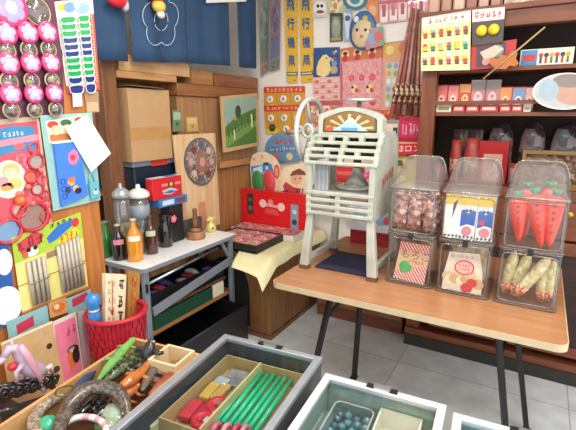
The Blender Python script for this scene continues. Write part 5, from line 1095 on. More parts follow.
# sunglasses card
c = cardX(XP+.004, (54, 2), (92, -1), (99.5, 90), (67, 93)); c.base(mat('#e9e2da', .45)); c.rect(0, 0, 1, .15, mat('#f0eeea'), 1); c.disc(.35, .07, .03, mat('#6f9ad0'), 2, ry=.02); c.disc(.7, .09, .035, mat('#8fb2dc'), 2, ry=.022); c.disc(.15, .06, .02, mat('#e0c040'), 2, ry=.012); c.disc(.55, .05, .014, mat('#d8d4ea'), 3)
c.rect(.86, .16, 1, 1, mat('#d9503f'), 1)
for k in range(26): c.disc(.93, .18+k*.031, .004, mat('#f0c9b4'), 2, n=8)
c.rect(.0, .92, 1, 1, mat('#cf3a44'), 2)
c.build('sunglasses_card', label='white and red card that holds the toy sunglasses', cat='display card')
gn = ['first', 'second', 'third', 'fourth', 'fifth', 'sixth', 'seventh', 'eighth', 'ninth', 'tenth', 'eleventh']
colsg = 'gggbbbgggbb'
for k in range(11):
    v_ = .165+k*.0735 if k < 10 else .168+k*.0755; g = colsg[k] == 'g'; big = k == 10
    lm = mat('#23a358' if g else '#2c3f7f', .12, coat=.8); fm = mat('#dfe9dc' if g else '#e4e4ec', .3)
    t = thing('toy_sunglasses', '%s white-framed toy sunglasses, %s pair from the card top%s' % ('green' if g else 'navy blue', gn[k], ', seen whole' if big else ''), 'sunglasses', c.pt(.43, v_+.03, .006), 'toy sunglasses on the card')
    hgt = .029 if not big else .036
    for (a0, a1) in ((.04, .46), (.52, .84)):
        w_ = (a1-a0)*c.W; L = [(0, .15), (.12, .0), (.5, -.06), (.88, .0), (1, .15), (.95, .7), (.75, 1), (.3, 1), (.06, .72)]
        pts = [(a0+(a1-a0)*x, v_+y*hgt/c.Hh*1.0) for x, y in L]; ins = [(a0+(a1-a0)*(.5+(x-.5)*.88), v_+(.45+(y-.45)*.74)*hgt/c.Hh) for x, y in L]
        b = MB(); pp = [c.pt(a, q, .011) for a, q in pts]; b.tube(pp, .0025, fm, 5, True); b.build('frame', t)
        b = MB(); c.poly(ins, lm, .009, .012, b); b.build('lens', t)
    b = MB(); b.tube([c.pt(.45, v_+.3*hgt/c.Hh, .011), c.pt(.49, v_+.1*hgt/c.Hh, .012), c.pt(.53, v_+.3*hgt/c.Hh, .011)], .0025, fm, 5); b.build('bridge', t)
c = cardX(XP+.012, (72, 93), (81, 93), (82, 106), (73, 107)); c.base(WHITE); c.rect(.2, .3, .8, .7, mat('#c9cdd2'), 1); c.build('price_tag', label='small white price tag hanging under the toy sunglasses', cat='price tag')
c = cardX(XP+.004, (84, 92), (98, 91), (99, 112), (86, 113)); c.base(mat('#a98a6a', .3, coat=.5)); c.rect(.1, .5, .9, .95, mat('#c2a684'), 1); c.build('small_pack', label='small brown cellophane pack under the sunglasses card', cat='toy pack')
# pink kitchen toy card
c = cardX(XP+.006, (-26, 122), (38, 116), (52, 228), (-12, 246)); c.base(mat('#c94a5c', .35, coat=.4)); c.rect(.55, .3, .96, 1, speck(['#c23f52', '#d2606c', '#b93648', '#d88088', '#c95060'], 70, .3, coat=.5), 1)
c.rect(.0, .0, 1, .04, mat('#b9a48e'), 1); c.rect(.96, 0, 1, 1, mat('#cfa59a'), 1)
c.poly([(.15, .09), (.5, .06), (.88, .08), (.92, .2), (.86, .28), (.5, .27), (.15, .3)], mat('#3a86b4'), c.t, c.t+.0006); c.poly([(.15, .17), (.95, .15), (.95, .2), (.15, .22)], mat('#e08a9a'), c.t+.0006, c.t+.0012); c.scrib(.38, .105, .72, .145, 5, mat('#dfe9f2'), 3, seed=41); c.disc(.62, .235, .022, mat('#d8606a'), 3, ry=.012)
c.disc(.40, .49, .062, mat('#efe3cc'), 2, ry=.072); c.disc(.44, .42, .032, mat('#e9b97a'), 3, ry=.028); c.disc(.44, .445, .022, mat('#f2d2b4'), 4); c.disc(.48, .53, .03, mat('#d9c27a'), 3, ry=.02); c.disc(.36, .55, .024, mat('#e8a05a'), 3, ry=.016); c.disc(.3, .5, .02, mat('#e89aa4'), 3)
t = c.build('kitchen_card', label='large pink card of red plastic toy kitchen pieces', cat='display card')
def ringpart(a, q, r, tr, h, fill=None, nm='plastic_ring'):
    b = MB(); c.ring(a, q, r, tr, mat(h, .3, coat=.5), b)
    if fill: c.disc(a, q, r*.92, mat(fill, .2, .5), 2, mb=b)
    b.build(nm, t)
ringpart(.70, .85, .056, .007, '#c8283c', '#a58a80', 'pan'); ringpart(.30, .92, .045, .006, '#d23a4a', '#7f9fc4', 'dish'); ringpart(.86, .38, .030, .005, '#c02a3c', '#b9aaa2', 'pot'); ringpart(.82, .62, .022, .004, '#b9232f', '#c9b9b2', 'lid')
ringpart(.92, .55, .018, .004, '#d94a56'); ringpart(.93, .68, .016, .004, '#c83444'); ringpart(.93, .76, .018, .004, '#d2404e'); ringpart(.9, .88, .02, .004, '#cf3a48'); ringpart(.74, .5, .024, .004, '#c42c3a', '#d8705a'); ringpart(.5, .76, .028, .005, '#d64a58', '#e7b0a8'); ringpart(.85, .26, .02, .004, '#d9404e')
b = MB(); b.ball(c.pt(.50, .68, .022), .021, mat('#e8622a', .3, coat=.5)); b.build('orange_ball', t)
for a, q in ((.66, .58), (.7, .73), (.5, .62), (.9, .46)):
    b = MB(); b.ball(c.pt(a, q, .015), .011, mat(['#c92f3f', '#d8606a', '#d8705a', '#d98a94'][int(a*100) % 4], .3, coat=.5), 8); b.build('plastic_fruit', t)
# teal pack with blue bag
c = cardX(XP+.010, (39.5, 115.5), (91.5, 112.5), (100, 200), (53, 211)); c.base(mat('#9ec6c0', .35, coat=.4)); c.rect(.02, .02, .98, .98, mat('#8fbab8'), 1)
c.poly([(.08, .06), (.8, .02), (.8, .16), (.6, .26), (.1, .28)], mat('#e4dcc4'), .0036, .0042); c.disc(.2, .10, .024, mat('#c8452f'), 3, ry=.014); c.disc(.24, .16, .02, mat('#ecc4a0'), 4); c.disc(.45, .09, .026, mat('#2f6a4a'), 3, ry=.014); c.disc(.46, .16, .02, mat('#ecc4a0'), 4); c.rect(.12, .2, .56, .27, mat('#b9703a'), 3); c.disc(.72, .07, .024, mat('#c8404a'), 3, ry=.012)
t = c.build('bag_pack', label='teal card holding a bright blue toy bag and small padlock', cat='display card')
b = MB(); c.poly([(.15, .30), (.62, .25), (.70, .90), (.14, .965)], mat('#3f7ce0', .4, coat=.3), .003, .016, b); c.rect(.12, .27, .56, .295, mat('#e9e2d4'), 24, mb=b); cc2 = c.t; c.t = .016
c.disc(.48, .46, .026, mat('#e07a9a'), 1, ry=.034, n=7, rot=.3, mb=b); c.disc(.47, .46, .012, mat('#c93a5a'), 2, mb=b); c.disc(.38, .72, .016, mat('#e8a86a'), 1, mb=b); c.disc(.40, .695, .017, mat('#d9762f'), 2, ry=.011, mb=b); c.disc(.46, .80, .014, mat('#e8b07a'), 1, mb=b); c.disc(.50, .83, .017, mat('#2a2630'), 2, ry=.013, mb=b)
for q in (.70, .78, .86): c.ring(.22, q, .011, .0016, mat('#243a78'), b, 12)
c.disc(.30, .8, .014, mat('#3a3f58'), 2, mb=b); c.t = cc2; b.build('toy_bag', t, bevel=.002)
b = MB(); c.poly([(.74, .78), (.93, .76), (.97, .94), (.76, .96)], mat('#67b2c0', .3, coat=.5), .003, .018, b); b.tube([c.pt(.78, .78, .01), c.pt(.78, .70, .01), c.pt(.83, .665, .01), c.pt(.88, .695, .01), c.pt(.885, .77, .01)], .004, mat('#7fc2cc', .3), 6); c.t = .018; c.disc(.87, .88, .012, mat('#e2ecec'), 1, mb=b); c.disc(.87, .86, .006, mat('#3a4a66'), 2, mb=b); c.t = cc2; b.build('toy_padlock', t)
# white slip
c = Card([PX(65, 128, XP+.03), PX(86.5, 114.5, XP+.03), PX(110.5, 153.5, XP+.03), PX(91, 172, XP+.03)], 0, 0, 1, .003); c.base(mat('#f6f3ee', .6)); c.build('hanging_paper_slip', label='blank white paper slip hanging askew over the teal card', cat='paper')
# yellow straw card
c = cardX(XP+.008, (11, 238), (80, 212), (88, 288), (22, 314)); c.base(mat('#e6dc8a', .35, coat=.3)); c.rect(0, 0, 1, .33, mat('#a9c63e'), 1); c.rect(0, .97, 1, 1, mat('#d07a3a'), 2); c.rect(0, .62, 1, .635, mat('#c9803a'), 2)
c.poly([(.45, .16), (.62, .06), (.85, .04), (.9, .1), (.6, .22), (.48, .24)], mat('#2f6fc4'), c.t, c.t+.0012); c.disc(.9, .10, .018, mat('#d0353c'), 3); c.scrib(.5, .01, .85, .06, 4, mat('#3a5a2a'), 3, seed=51); c.poly([(.6, .26), (.9, .16), (.95, .24), (.7, .34)], mat('#e8d23a'), c.t, c.t+.0012); c.scrib(.64, .19, .92, .30, 4, mat('#d8672a'), 4, seed=52); c.poly([(.05, .1), (.3, .02), (.42, .1), (.35, .2), (.1, .26)], mat('#c8454a'), c.t, c.t+.0012); c.scrib(.05, .06, .42, .2, 3, mat('#8a2a2f'), 4, seed=53)
c.disc(.24, .26, .024, mat('#f0ece2'), 4, ry=.018); c.disc(.19, .22, .009, BLACK, 5); c.disc(.28, .22, .009, BLACK, 5); c.disc(.14, .27, .012, mat('#c86a44'), 5); c.rect(.42, .34, .60, .42, mat('#9a7a5a'), 2)
t = c.build('straw_card', label='lime and yellow card holding two bunches of clear grey tubes', cat='display card')
TU = mat('#b5ab9a', .2, coat=.6, var=.15)
for k in range(4): b = MB(); a = .15+.068*k; b.tube([c.pt(a, .36, .012), c.pt(a+.01, .94, .012)], .0088, TU, 8); b.build('clear_tube', t)
for k in range(6): b = MB(); a = .60+.062*k; b.tube([c.pt(a-.02, .30-.005*k, .012), c.pt(a, .92, .012)], .0085, TU, 8); b.build('clear_tube', t)
for (a0, a1) in ((.12, .40), (.55, .94)): b = MB(); b.tube([c.pt(a0, .64, .02), c.pt(a1, .635, .02)], .003, mat('#8a7a66'), 6); b.build('band', t)
# blue card at the edge
c = cardX(XP+.006, (-40, 256), (8, 242), (17, 322), (-28, 338)); c.base(mat('#2a5aa6', .4)); c.disc(.86, .22, .03, mat('#eef0f2'), 1, ry=.05);  c.disc(.8, .75, .06, mat('#eef0f2'), 1, ry=.075); c.build('blue_card', label='deep blue card with white shapes beside the clear tubes card', cat='display card')
# teal headed packs at the foot of the panel
c = cardX(XP+.02, (6, 322), (47, 305), (50, 333), (10, 348)); c.base(mat('#8fbcc0', .4)); c.poly([(.2, .25), (.62, .15), (.62, .5), (.2, .6)], mat('#c23a52'), c.t, c.t+.001); c.scrib(.4, .62, .95, .76, 6, mat('#3a5a66'), 2, seed=61); c.build('hanging_header_pack', label='teal-topped pack with red label at the panel foot, by the blue card', cat='toy pack', group='teal-topped packs at the panel foot')
c = cardX(XP+.024, (66, 299), (90, 289), (92, 306), (68, 316)); c.base(mat('#8fbcc0', .4)); c.poly([(.2, .15), (.85, .05), (.85, .5), (.2, .62)], mat('#c23a52'), c.t, c.t+.001); c.build('hanging_header_pack', label='teal-topped pack with red label behind the red basket', cat='toy pack', group='teal-topped packs at the panel foot')
c = cardX(XP+.028, (48, 303), (66, 297), (68, 312), (50, 318)); c.base(mat('#c99a6a', .4)); c.disc(.5, .5, .03, mat('#d8722f'), 1, ry=.022); c.disc(.4, .4, .012, mat('#efd0a0'), 2); c.build('picture_pack', label='small orange picture pack between the two teal-topped packs', cat='toy pack')

# ================================================================== BASKET AND THINGS LEANING BELOW THE PANEL
BK = V((-1.535, 1.15, .40)); RB = mat('#b81f35', .45, var=.1)
t = thing('red_basket', 'red woven plastic basket holding boxes beside the narrow table leg', 'basket', BK)
b = MB(); n = 44; zr = [0, .036, .072, .108, .144, .18, .216, .25]
for j in range(len(zr)-1):
    for i in range(n):
        a0 = 2*PI*i/n; a1 = 2*PI*(i+1)/n
        r0 = .100+.09*zr[j]; r1 = .100+.09*zr[j+1]; o_ = .004 if (i+j) % 2 else 0
        p = [BK+V(((r+o_)*math.cos(a), (r+o_)*math.sin(a), z+.001)) for r, a, z in ((r0, a0+.012, zr[j]+.001), (r0, a1-.012, zr[j]+.001), (r1, a1-.012, zr[j+1]), (r1, a0+.012, zr[j+1]))]
        nn = V((math.cos((a0+a1)/2), math.sin((a0+a1)/2), 0)); b.prism(p, -nn*.004, RB)
b.lathe([(.094, .001), (.117, .25), (.112, .25), (.089, .006), (0, .006)], mat('#96182b', .5), BK, n=n); b.build('woven_wall', t)
b = MB(); b.tube([BK+V((.1235*math.cos(2*PI*i/32), .1235*math.sin(2*PI*i/32), .259)) for i in range(32)], .011, RB, 8, True); b.build('rim', t)
def leanbox(name, label, cat, pts, x, th, cm, pr=None, group=None):
    c = Card([PX(q[0], q[1], x) for q in pts], 0, 0, 1, th); c.base(cm)
    if pr: pr(c)
    return c.build(name, label=label, cat=cat, group=group, bevel=.002)
def pr1(c):
    c.scrib(.15, .06, .5, .9, 1, mat('#c98a7a'), 1, seed=2)
    for k in range(5): c.scrib(.08, .10+.17*k, .5, .22+.17*k, 2, mat('#d08a78'), 1, seed=70+k)
    for k in range(3): c.scrib(.55, .08+.3*k, .95, .34+.3*k, 1, mat('#4a4038'), 2, seed=80+k)
leanbox('letter_box', 'cream box with brush writing standing in the red basket', 'box', [(102, 273), (123, 274), (121, 326), (102, 326)], -1.54, .022, mat('#ead8b4', .5), pr1)
def pr2(c):
    for k in range(3): c.disc(.5, .2+.28*k, .016, mat('#a8502a'), 1, ry=.03)
    c.scrib(.3, .1, .7, .9, 1, mat('#c98a3a'), 2, seed=90)
leanbox('picture_box', 'narrow brown box beside the cream box in the red basket', 'box', [(125, 269), (137, 272), (135, 320), (124, 320)], -1.56, .022, mat('#a8783c', .5), pr2)
p = PX(95, 320, -1.54); t = thing('water_pistol', 'bright blue plastic toy bottle standing in the red basket', 'toy', p)
BL = mat('#2f7fc4', .3, coat=.5); MB().lathe([(.022, -.03), (.026, .03), (.019, .045), (.028, .07), (.030, .10), (.02, .115), (0, .118)], BL, p, n=16).build('body', t); MB().lathe([(.0205, .042), (.0215, .047), (.0205, .052)], mat('#dfe6ea'), p, n=16).build('band', t)
# packs leaning at the panel foot
c = Card([PX(52, 322, -1.66), PX(75, 312, -1.66), PX(84, 378, -1.64), PX(60, 392, -1.64)], 0, 0, 1, .006); c.base(mat('#d9d0cc', .4)); c.rect(.04, .05, .94, .98, mat('#e07a98', .4), 1)
c.disc(.62, .52, .022, mat('#efcaa8'), 2); c.disc(.66, .50, .026, mat('#231d20'), 2, ry=.02); c.disc(.76, .60, .016, mat('#231d20'), 3, ry=.035); c.poly([(.4, .55), (.6, .5), (.7, .72), (.5, .8)], mat('#d8702f'), .0066, .0078); c.scrib(.45, .15, .95, .3, 2, mat('#c44a72'), 3, seed=95)
c.build('doll_pack', label='pink pack with a black-haired girl leaning beside the red basket', cat='toy pack')
c = Card([PX(77, 312, -1.665), PX(87, 309, -1.665), PX(90, 368, -1.664), PX(83, 376, -1.664)], 0, 0, 1, .006); c.base(mat('#b9bcc0', .4)); c.rect(.4, .05, .95, .95, mat('#d98a9a'), 1); c.build('grey_pack', label='narrow grey and pink pack between the girl pack and the basket', cat='toy pack')
c = Card([PX(0, 343, -1.66), PX(51, 321, -1.66), PX(64, 385, -1.64), PX(13, 410, -1.64)], 0, 0, 1, .006)
for q in c.q: q.z = max(q.z, .401)
c = Card(c.q, 0, 0, 1, .006); c.base(mat('#c9a878', .55, var=.08)); c.poly([(0, 0), (1, 0), (1, .03), (0, .03)], mat('#e6ddc8'), .006, .0075); c.disc(.85, .35, .012, mat('#3a2f28'), 2); c.disc(.9, .75, .014, mat('#3a2f28'), 2)
c.build('paper_card', label='tan paper card leaning behind the lilac toy horse', cat='paper')

# lilac horse toy on a black filigree base
HX = -1.53
hb = PX(28, 402, HX); t = thing('toy_horse', 'lilac and pink toy horse on a black lacy base', 'toy horse', (HX, hb.y, .40))
LIL = mat('#bfb0c6', .35, coat=.5); PKL = mat('#d9a3b4', .35, coat=.5)
def hp_(px, py, dx=0.): q = PX(px, py, HX); return V((q.x+dx, q.y, q.z))
b = MB(); b.tube([hp_(4, 357), hp_(9, 349), hp_(16, 348), hp_(20, 356), hp_(26, 366), hp_(36, 370), hp_(42, 374)], [.012, .017, .02, .022, .03, .034, .024], LIL, 10)
b.tube([hp_(4, 358), hp_(0, 362), hp_(-3, 363)], [.013, .012, .009], LIL, 8)
for (p0, p1, p2, dx) in ((hp_(22, 362), hp_(13, 370), hp_(14, 380), .02), (hp_(24, 364), hp_(28, 376), hp_(24, 386), -.02), (hp_(40, 372), hp_(37, 382), hp_(42, 390), .02), (hp_(42, 374), hp_(46, 384), hp_(45, 392), -.02)):
    d = V((dx, 0, 0)); b.tube([p0+d*.5, p1+d, p2+d], [.014, .009, .008], LIL, 8)
b.ball(hp_(12, 344), (.006, .006, .012), LIL, 6); b.build('horse_body', t)
b = MB(); b.tube([hp_(17, 344, .02), hp_(24, 355, .026), hp_(33, 370, .03), hp_(40, 384, .02)], [.010, .014, .013, .006], PKL, 8); b.build('pink_sash', t)
b = MB(); b.tube([hp_(42, 372), hp_(50, 366), hp_(53, 374)], [.009, .012, .004], mat('#d9cfd8', .4), 8); b.build('tail', t)
b = MB(); b.ball(hp_(11, 366, .01), .016, mat('#c9343c', .3), 8); b.build('red_bead', t)
b = MB(); BF = mat('#18161a', .35, coat=.4)
for k in range(9):
    px = -6+k*7.2; py = 399-k*2.1; q = hp_(px, py-4, .015); r = .016+.005*(k % 2)
    b.tube([q+V((.006*math.sin(3*a), r*math.cos(a), r*math.sin(a))) for a in [2*PI*i/14 for i in range(14)]], .007, BF, 6, True); b.tube([q+V((.01, r*.5*math.cos(a), r*.5*math.sin(a))) for a in [2*PI*i/10 for i in range(10)]], .006, BF, 6, True)
b.tube([hp_(-14, 412, .02), hp_(12, 407, .02), hp_(36, 399, .02), hp_(66, 384, .02)], [.012, .016, .014, .008], BF, 8); b.tube([hp_(-10, 388, 0), hp_(14, 384, 0), hp_(36, 380, .0), hp_(54, 388, 0)], [.01]*4, BF, 8)
for px in (5, 40): q = hp_(px, 405); b.bb((HX-.03, q.y-.03, .4002), (HX+.03, q.y+.03, q.z), BF)
b.build('lacy_base', t)

# ================================================================== TRAY OF RUBBER ANIMALS
TZR = .62
TB = PZ(134, 337, TZR); TC = PZ(-2, 425, TZR); dv = (TC-TB); dv.z = 0; dv.normalize(); du = V((-dv.y, dv.x, 0))
tl, tw = .84, .325
def tp(u, v, z): q = TB+du*u+dv*v; return V((q.x, q.y, z))
RT_ = Matrix((du, dv, V((0, 0, 1)))).transposed()
t = thing('toy_tray', 'long wooden tray full of rubber animals beside the red basket', 'tray', tp(tw/2, tl/2, .5155))
TWD = wood('#b98752', '#dcb37a', 'y')
def tbox(u0, u1, v0, v1, z0, z1, m, name, par=t): MB().box(tp((u0+u1)/2, (v0+v1)/2, (z0+z1)/2), (u1-u0, v1-v0, z1-z0), m, RT_).build(name, par, bevel=.002)
tbox(0, tw, 0, tl, .5155, .525, mat('#6b4a30', .6), 'bottom'); tbox(0, .013, 0, tl, .5251, TZR, TWD, 'side'); tbox(tw-.013, tw, 0, tl, .5251, TZR, TWD, 'side'); tbox(.0131, tw-.0131, 0, .013, .5251, TZR, TWD, 'side'); tbox(.0131, tw-.0131, tl-.013, tl, .5251, TZR, TWD, 'side')
# small cream box in the far corner
cb_ = thing('cream_tray', 'small cream-rimmed box in the far corner of the wooden tray', 'box', tp(.25, .075, .5255))
CRM = mat('#e6cfa4', .5); c0, c1, d0, d1 = .185, .308, .016, .135
tbox(c0, c1, d0, d1, .5255, .533, mat('#8a5a3c', .6), 'bottom', cb_)
tbox(c0, c0+.01, d0, d1, .5331, .64, CRM, 'side', cb_); tbox(c1-.01, c1, d0, d1, .5331, .64, CRM, 'side', cb_); tbox(c0+.0101, c1-.0101, d0, d0+.01, .5331, .64, CRM, 'side', cb_); tbox(c0+.0101, c1-.0101, d1-.01, d1, .5331, .64, CRM, 'side', cb_)
RUBG = lambda cs: speck(cs, 130, .35, coat=.4)
def critter(name, label, pth, rad, m, z, legs=True, eye=True, spikes=False):
    """rubber reptile along pixel path (head first) at height z list"""
    pts = [PZ(p[0], p[1], (z[i] if isinstance(z, (list, tuple)) else z)) for i, p in enumerate(pth)]
    # smooth
    fine = []; fr = []
    for i in range(len(pts)-1):
        p0 = pts[max(0, i-1)]; p1 = pts[i]; p2 = pts[i+1]; p3 = pts[min(len(pts)-1, i+2)]
        for k in range(5):
            s = k/5; fine.append(.5*((2*p1)+(p2-p0)*s+(2*p0-5*p1+4*p2-p3)*s*s+(3*p1-p0-3*p2+p3)*s**3)); fr.append(rad[i]*(1-s)+rad[i+1]*s)
    fine.append(pts[-1]); fr.append(rad[-1]); b = MB(); b.tube(fine, fr, m, 10, flat=.85)
    b.ball(fine[0], fr[0]*1.0, m, 8)
    if legs:
        N = len(fine)
        for f_ in (.28, .55):
            i = int(N*f_); d = (fine[i+1]-fine[i-1]).normalized(); sd = d.cross(V((0, 0, 1))).normalized()
            for s in (-1, 1):
                q = fine[i]; r = fr[i]; b.tube([q+sd*s*r*.5, q+sd*s*r*2.0+d*.008, q+sd*s*r*2.4-d*.012-V((0, 0, r*.7))], [r*.45, r*.34, r*.26], m, 6)
    if spikes:
        for i in range(4, len(fine)-3, 2): b.tube([fine[i]+V((0, 0, fr[i]*.7)), fine[i]+V((0, 0, fr[i]*1.5))], [fr[i]*.35, .001], m, 5)
    o = b.build(name, label=label, cat='toy animal', group=None)
    if eye:
        d = (fine[0]-fine[2]).normalized(); sd = d.cross(V((0, 0, 1))).normalized()
        for s in (-1, 1): e = MB(); e.ball(fine[1]+sd*s*fr[0]*.75+V((0, 0, fr[0]*.6)), fr[0]*.28, mat('#d9c24a', .2), 6); e.build('eye', o)
    return o
critter('rubber_lizard', 'shiny green rubber lizard lying along the rear edge of the tray', [(133, 340), (127, 346), (118, 356), (107, 369), (98, 380)], [.012, .016, .02, .015, .005], mat('#6fa858', .25, coat=.7, var=.3, sc=30), .635, spikes=False)
critter('rubber_crocodile', 'dark green scaly rubber crocodile next to the shiny green lizard', [(141, 352), (134, 358), (124, 366), (113, 375), (103, 381)], [.014, .022, .027, .02, .008], RUBG(['#2f3f2a', '#4a5a38', '#232b20', '#6a6f44']), .620, spikes=True)
critter('rubber_dinosaur', 'orange rubber dinosaur pointing up beside the crocodile', [(152, 356), (148, 363), (140, 373), (130, 381), (121, 387)], [.006, .012, .02, .023, .014], mat('#ba6c30', .35, coat=.4, var=.25, sc=40), .617)
critter('rubber_gorilla', 'black rubber creature standing at the far end of the tray', [(151, 343), (149, 349), (148, 356), (151, 363), (152, 371)], [.017, .024, .028, .022, .012], mat('#22242a', .35, coat=.5), [.67, .655, .63, .605, .585])
critter('rubber_seal', 'grey rubber creature beside the orange dinosaur', [(158, 366), (152, 373), (147, 381), (142, 391)], [.012, .017, .017, .006], mat('#5f5a54', .4, coat=.4), .605)
critter('rubber_lizard', 'terracotta rubber lizard inside the cream-rimmed box', [(187, 356), (184, 359), (180, 363), (176, 367)], [.010, .015, .015, .006], mat('#a85f40', .45, var=.2, sc=40), .575)
critter('rubber_lizard', 'brick-brown rubber lizard beside the glass case frame', [(178, 369), (170, 377), (160, 386), (149, 395)], [.013, .020, .019, .006], mat('#8f4a34', .45, var=.2, sc=40), .60)
critter('rubber_lizard', 'dull orange rubber lizard in the tray under the orange dinosaur', [(137, 386), (130, 392), (121, 397), (112, 402)], [.014, .02, .02, .008], mat('#b5673c', .4, var=.25, sc=40), .59)
critter('rubber_snake', 'grey-brown rubber snake arched in a big coil in the tray', [(126, 417), (125, 404), (117, 392), (102, 387), (86, 390), (72, 403), (63, 418), (57, 436)], [.012, .020, .024, .025, .025, .024, .022, .018], RUBG(['#5d564c', '#4a443c', '#6f675b', '#403b34']), [.60, .615, .63, .64, .64, .63, .62, .61], legs=False)
critter('rubber_snake', 'pale brown rubber snake curled round the green ball', [(62, 396), (50, 402), (38, 412), (34, 424), (38, 436)], [.012, .018, .02, .02, .018], RUBG(['#a39584', '#8a7c6c', '#b8ab98', '#75695c']), .60, legs=False)
for i, (pts, lab) in enumerate([([(107, 396), (98, 404), (88, 412)], 'black glossy rubber bug inside the snake coil, closest to the orange dinosaur'), ([(112, 403), (103, 411), (93, 419)], 'black glossy rubber bug lying in the middle of the snake coil'), ([(98, 396), (89, 405), (80, 414)], 'black glossy rubber bug against the inner bend of the snake coil')]):
    critter('rubber_bug', lab, pts, [.010, .017, .008], mat('#1c1b1e', .2, coat=.8), .578+.006*i, legs=True, eye=False)
q = PZ(48, 427, .585); b = MB(); b.ball(q, .034, mat('#2fae82', .25, coat=.6)); b.build('green_ball', label='mint green ball in the tray at the bottom of the picture', cat='ball')
critter('rubber_fish', 'dark blue rubber creature at the rear edge of the tray behind the snake', [(94, 372), (86, 379), (78, 390), (73, 397)], [.008, .02, .02, .008], mat('#2c4468', .35, coat=.4), .592, legs=False, eye=False)
b = MB(); q = PZ(116, 414, .575); b.ball(q, (.055, .045, .028), mat('#9fb5a2', .2, coat=.6, var=.2, sc=50)); b.ball(q+V((.02, -.04, -.005)), (.03, .03, .022), mat('#8faa92', .2, coat=.6)); b.build('rubber_frog', label='pale green lump-bodied rubber frog beside the glass case frame', cat='toy animal')
b = MB(); q = PZ(104, 424, .57); b.ball(q, (.03, .03, .02), mat('#4f8a4a', .3, coat=.5)); b.build('rubber_frog', label='small leaf green rubber frog beside the pale lump-bodied one', cat='toy animal')
b = MB(); q = PZ(84, 430, .60); b.tube([q+V((.075*math.cos(a), .05*math.sin(a), .0)) for a in [2*PI*i/20 for i in range(20)]], .010, stripe('#d9a0a6', '#ece4e2', 8), 8, True); b.build('striped_ring', label='pink and white striped ring at the bottom edge below the snake coil', cat='toy ring')
b = MB(); q = PZ(65, 391, .635); b.tube([q+V((.03*math.cos(a), .028*math.sin(a), 0.0)) for a in [2*PI*i/20 for i in range(20)]], .0028, mat('#6a5a40', .4, .5), 6, True); b.build('wire_ring', label='thin brown wire ring lying on the rear rim of the tray', cat='ring')
critter('rubber_fish', 'small teal rubber fish inside the snake coil', [(88, 405), (82, 411), (76, 418)], [.008, .014, .006], mat('#2f8a94', .3, coat=.5), .575, legs=False, eye=False)

# ================================================================== GLASS TOPPED CASES
def case(label, A, B, L, h, fm, inner, floor_m):
    A = V(A); B = V(B); u = (B-A); W = u.length; u.normalize(); v = V((u.y, -u.x, 0)); zt = A.z; zb = zt-h
    R = Matrix((u, v, V((0, 0, 1)))).transposed()
    def q(a, b_, z): return A+u*a+v*b_+V((0, 0, z-zt))
    t = thing('glass_case', label, 'display case', q(W/2, L/2, zb), 'glass-topped display cases')
    def bx(a0, a1, b0, b1, z0, z1, m, nm, par=t, bev=.0015): return MB().box(q((a0+a1)/2, (b0+b1)/2, (z0+z1)/2), (a1-a0, b1-b0, z1-z0), m, R).build(nm, par, bevel=bev)
    bx(0, W, 0, L, zb, zb+.008, floor_m, 'bottom')
    for (a0, a1, b0, b1) in ((0, .012, 0, L), (W-.012, W, 0, L), (.0121, W-.0121, 0, .012), (.0121, W-.0121, L-.012, L)): bx(a0, a1, b0, b1, zb+.0081, zt-.016, inner, 'side_wall')
    fw = .021
    b = MB()
    for (a0, a1, b0, b1) in ((-.002, fw, -.002, L+.002), (W-fw, W+.002, -.002, L+.002), (fw, W-fw, -.002, fw), (fw, W-fw, L-fw, L+.002)): b.box(q((a0+a1)/2, (b0+b1)/2, zt-.0079), (a1-a0, b1-b0, .0158), fm, R)
    lid = b.build('lid_frame', t, bevel=.002)
    bx(fw-.003, W-fw+.003, fw-.003, L-fw+.003, zt-.010, zt-.007, clear('#f2f6f6', .02, .02, key='caseglass', co=.10), 'glass_top', lid, 0)
    b = MB(); b.box(q(W*.5, .004, zt+.0035), (.05, .016, .007), STEEL, R)
    for s in (-1, 1): b.box(q(W*.5+s*.034, .006, zt+.002), (.022, .018, .005), BLACK, R)
    b.build('latch', t); return q, R, u, v, W, zb
ALU = mat('#a4a9b2', .35, .5); ALUW = mat('#d5d8da', .35, .35)
q1, R1, u1, v1, W1, zb1 = case('grey metal framed glass case of green sticks and red toys', (-.923, 1.138, .72), (-.549, 1.175, .72), .86, .125, ALU, mat('#4a4d50', .5), mat('#55544f', .6))
q2, R2, u2, v2, W2, zb2 = case('pale metal framed glass case of marbles and a white box', (-.498, 1.099, .72), (-.147, 1.126, .72), .80, .125, ALUW, mat('#8fa39c', .4), mat('#9db0aa', .5))
q3, R3, u3, v3, W3, zb3 = case('pale metal framed glass case cut off at the bottom edge', (-.122, 1.105, .72), (.235, 1.135, .72), .80, .125, ALUW, mat('#8fa39c', .4), mat('#8ba5ad', .5))
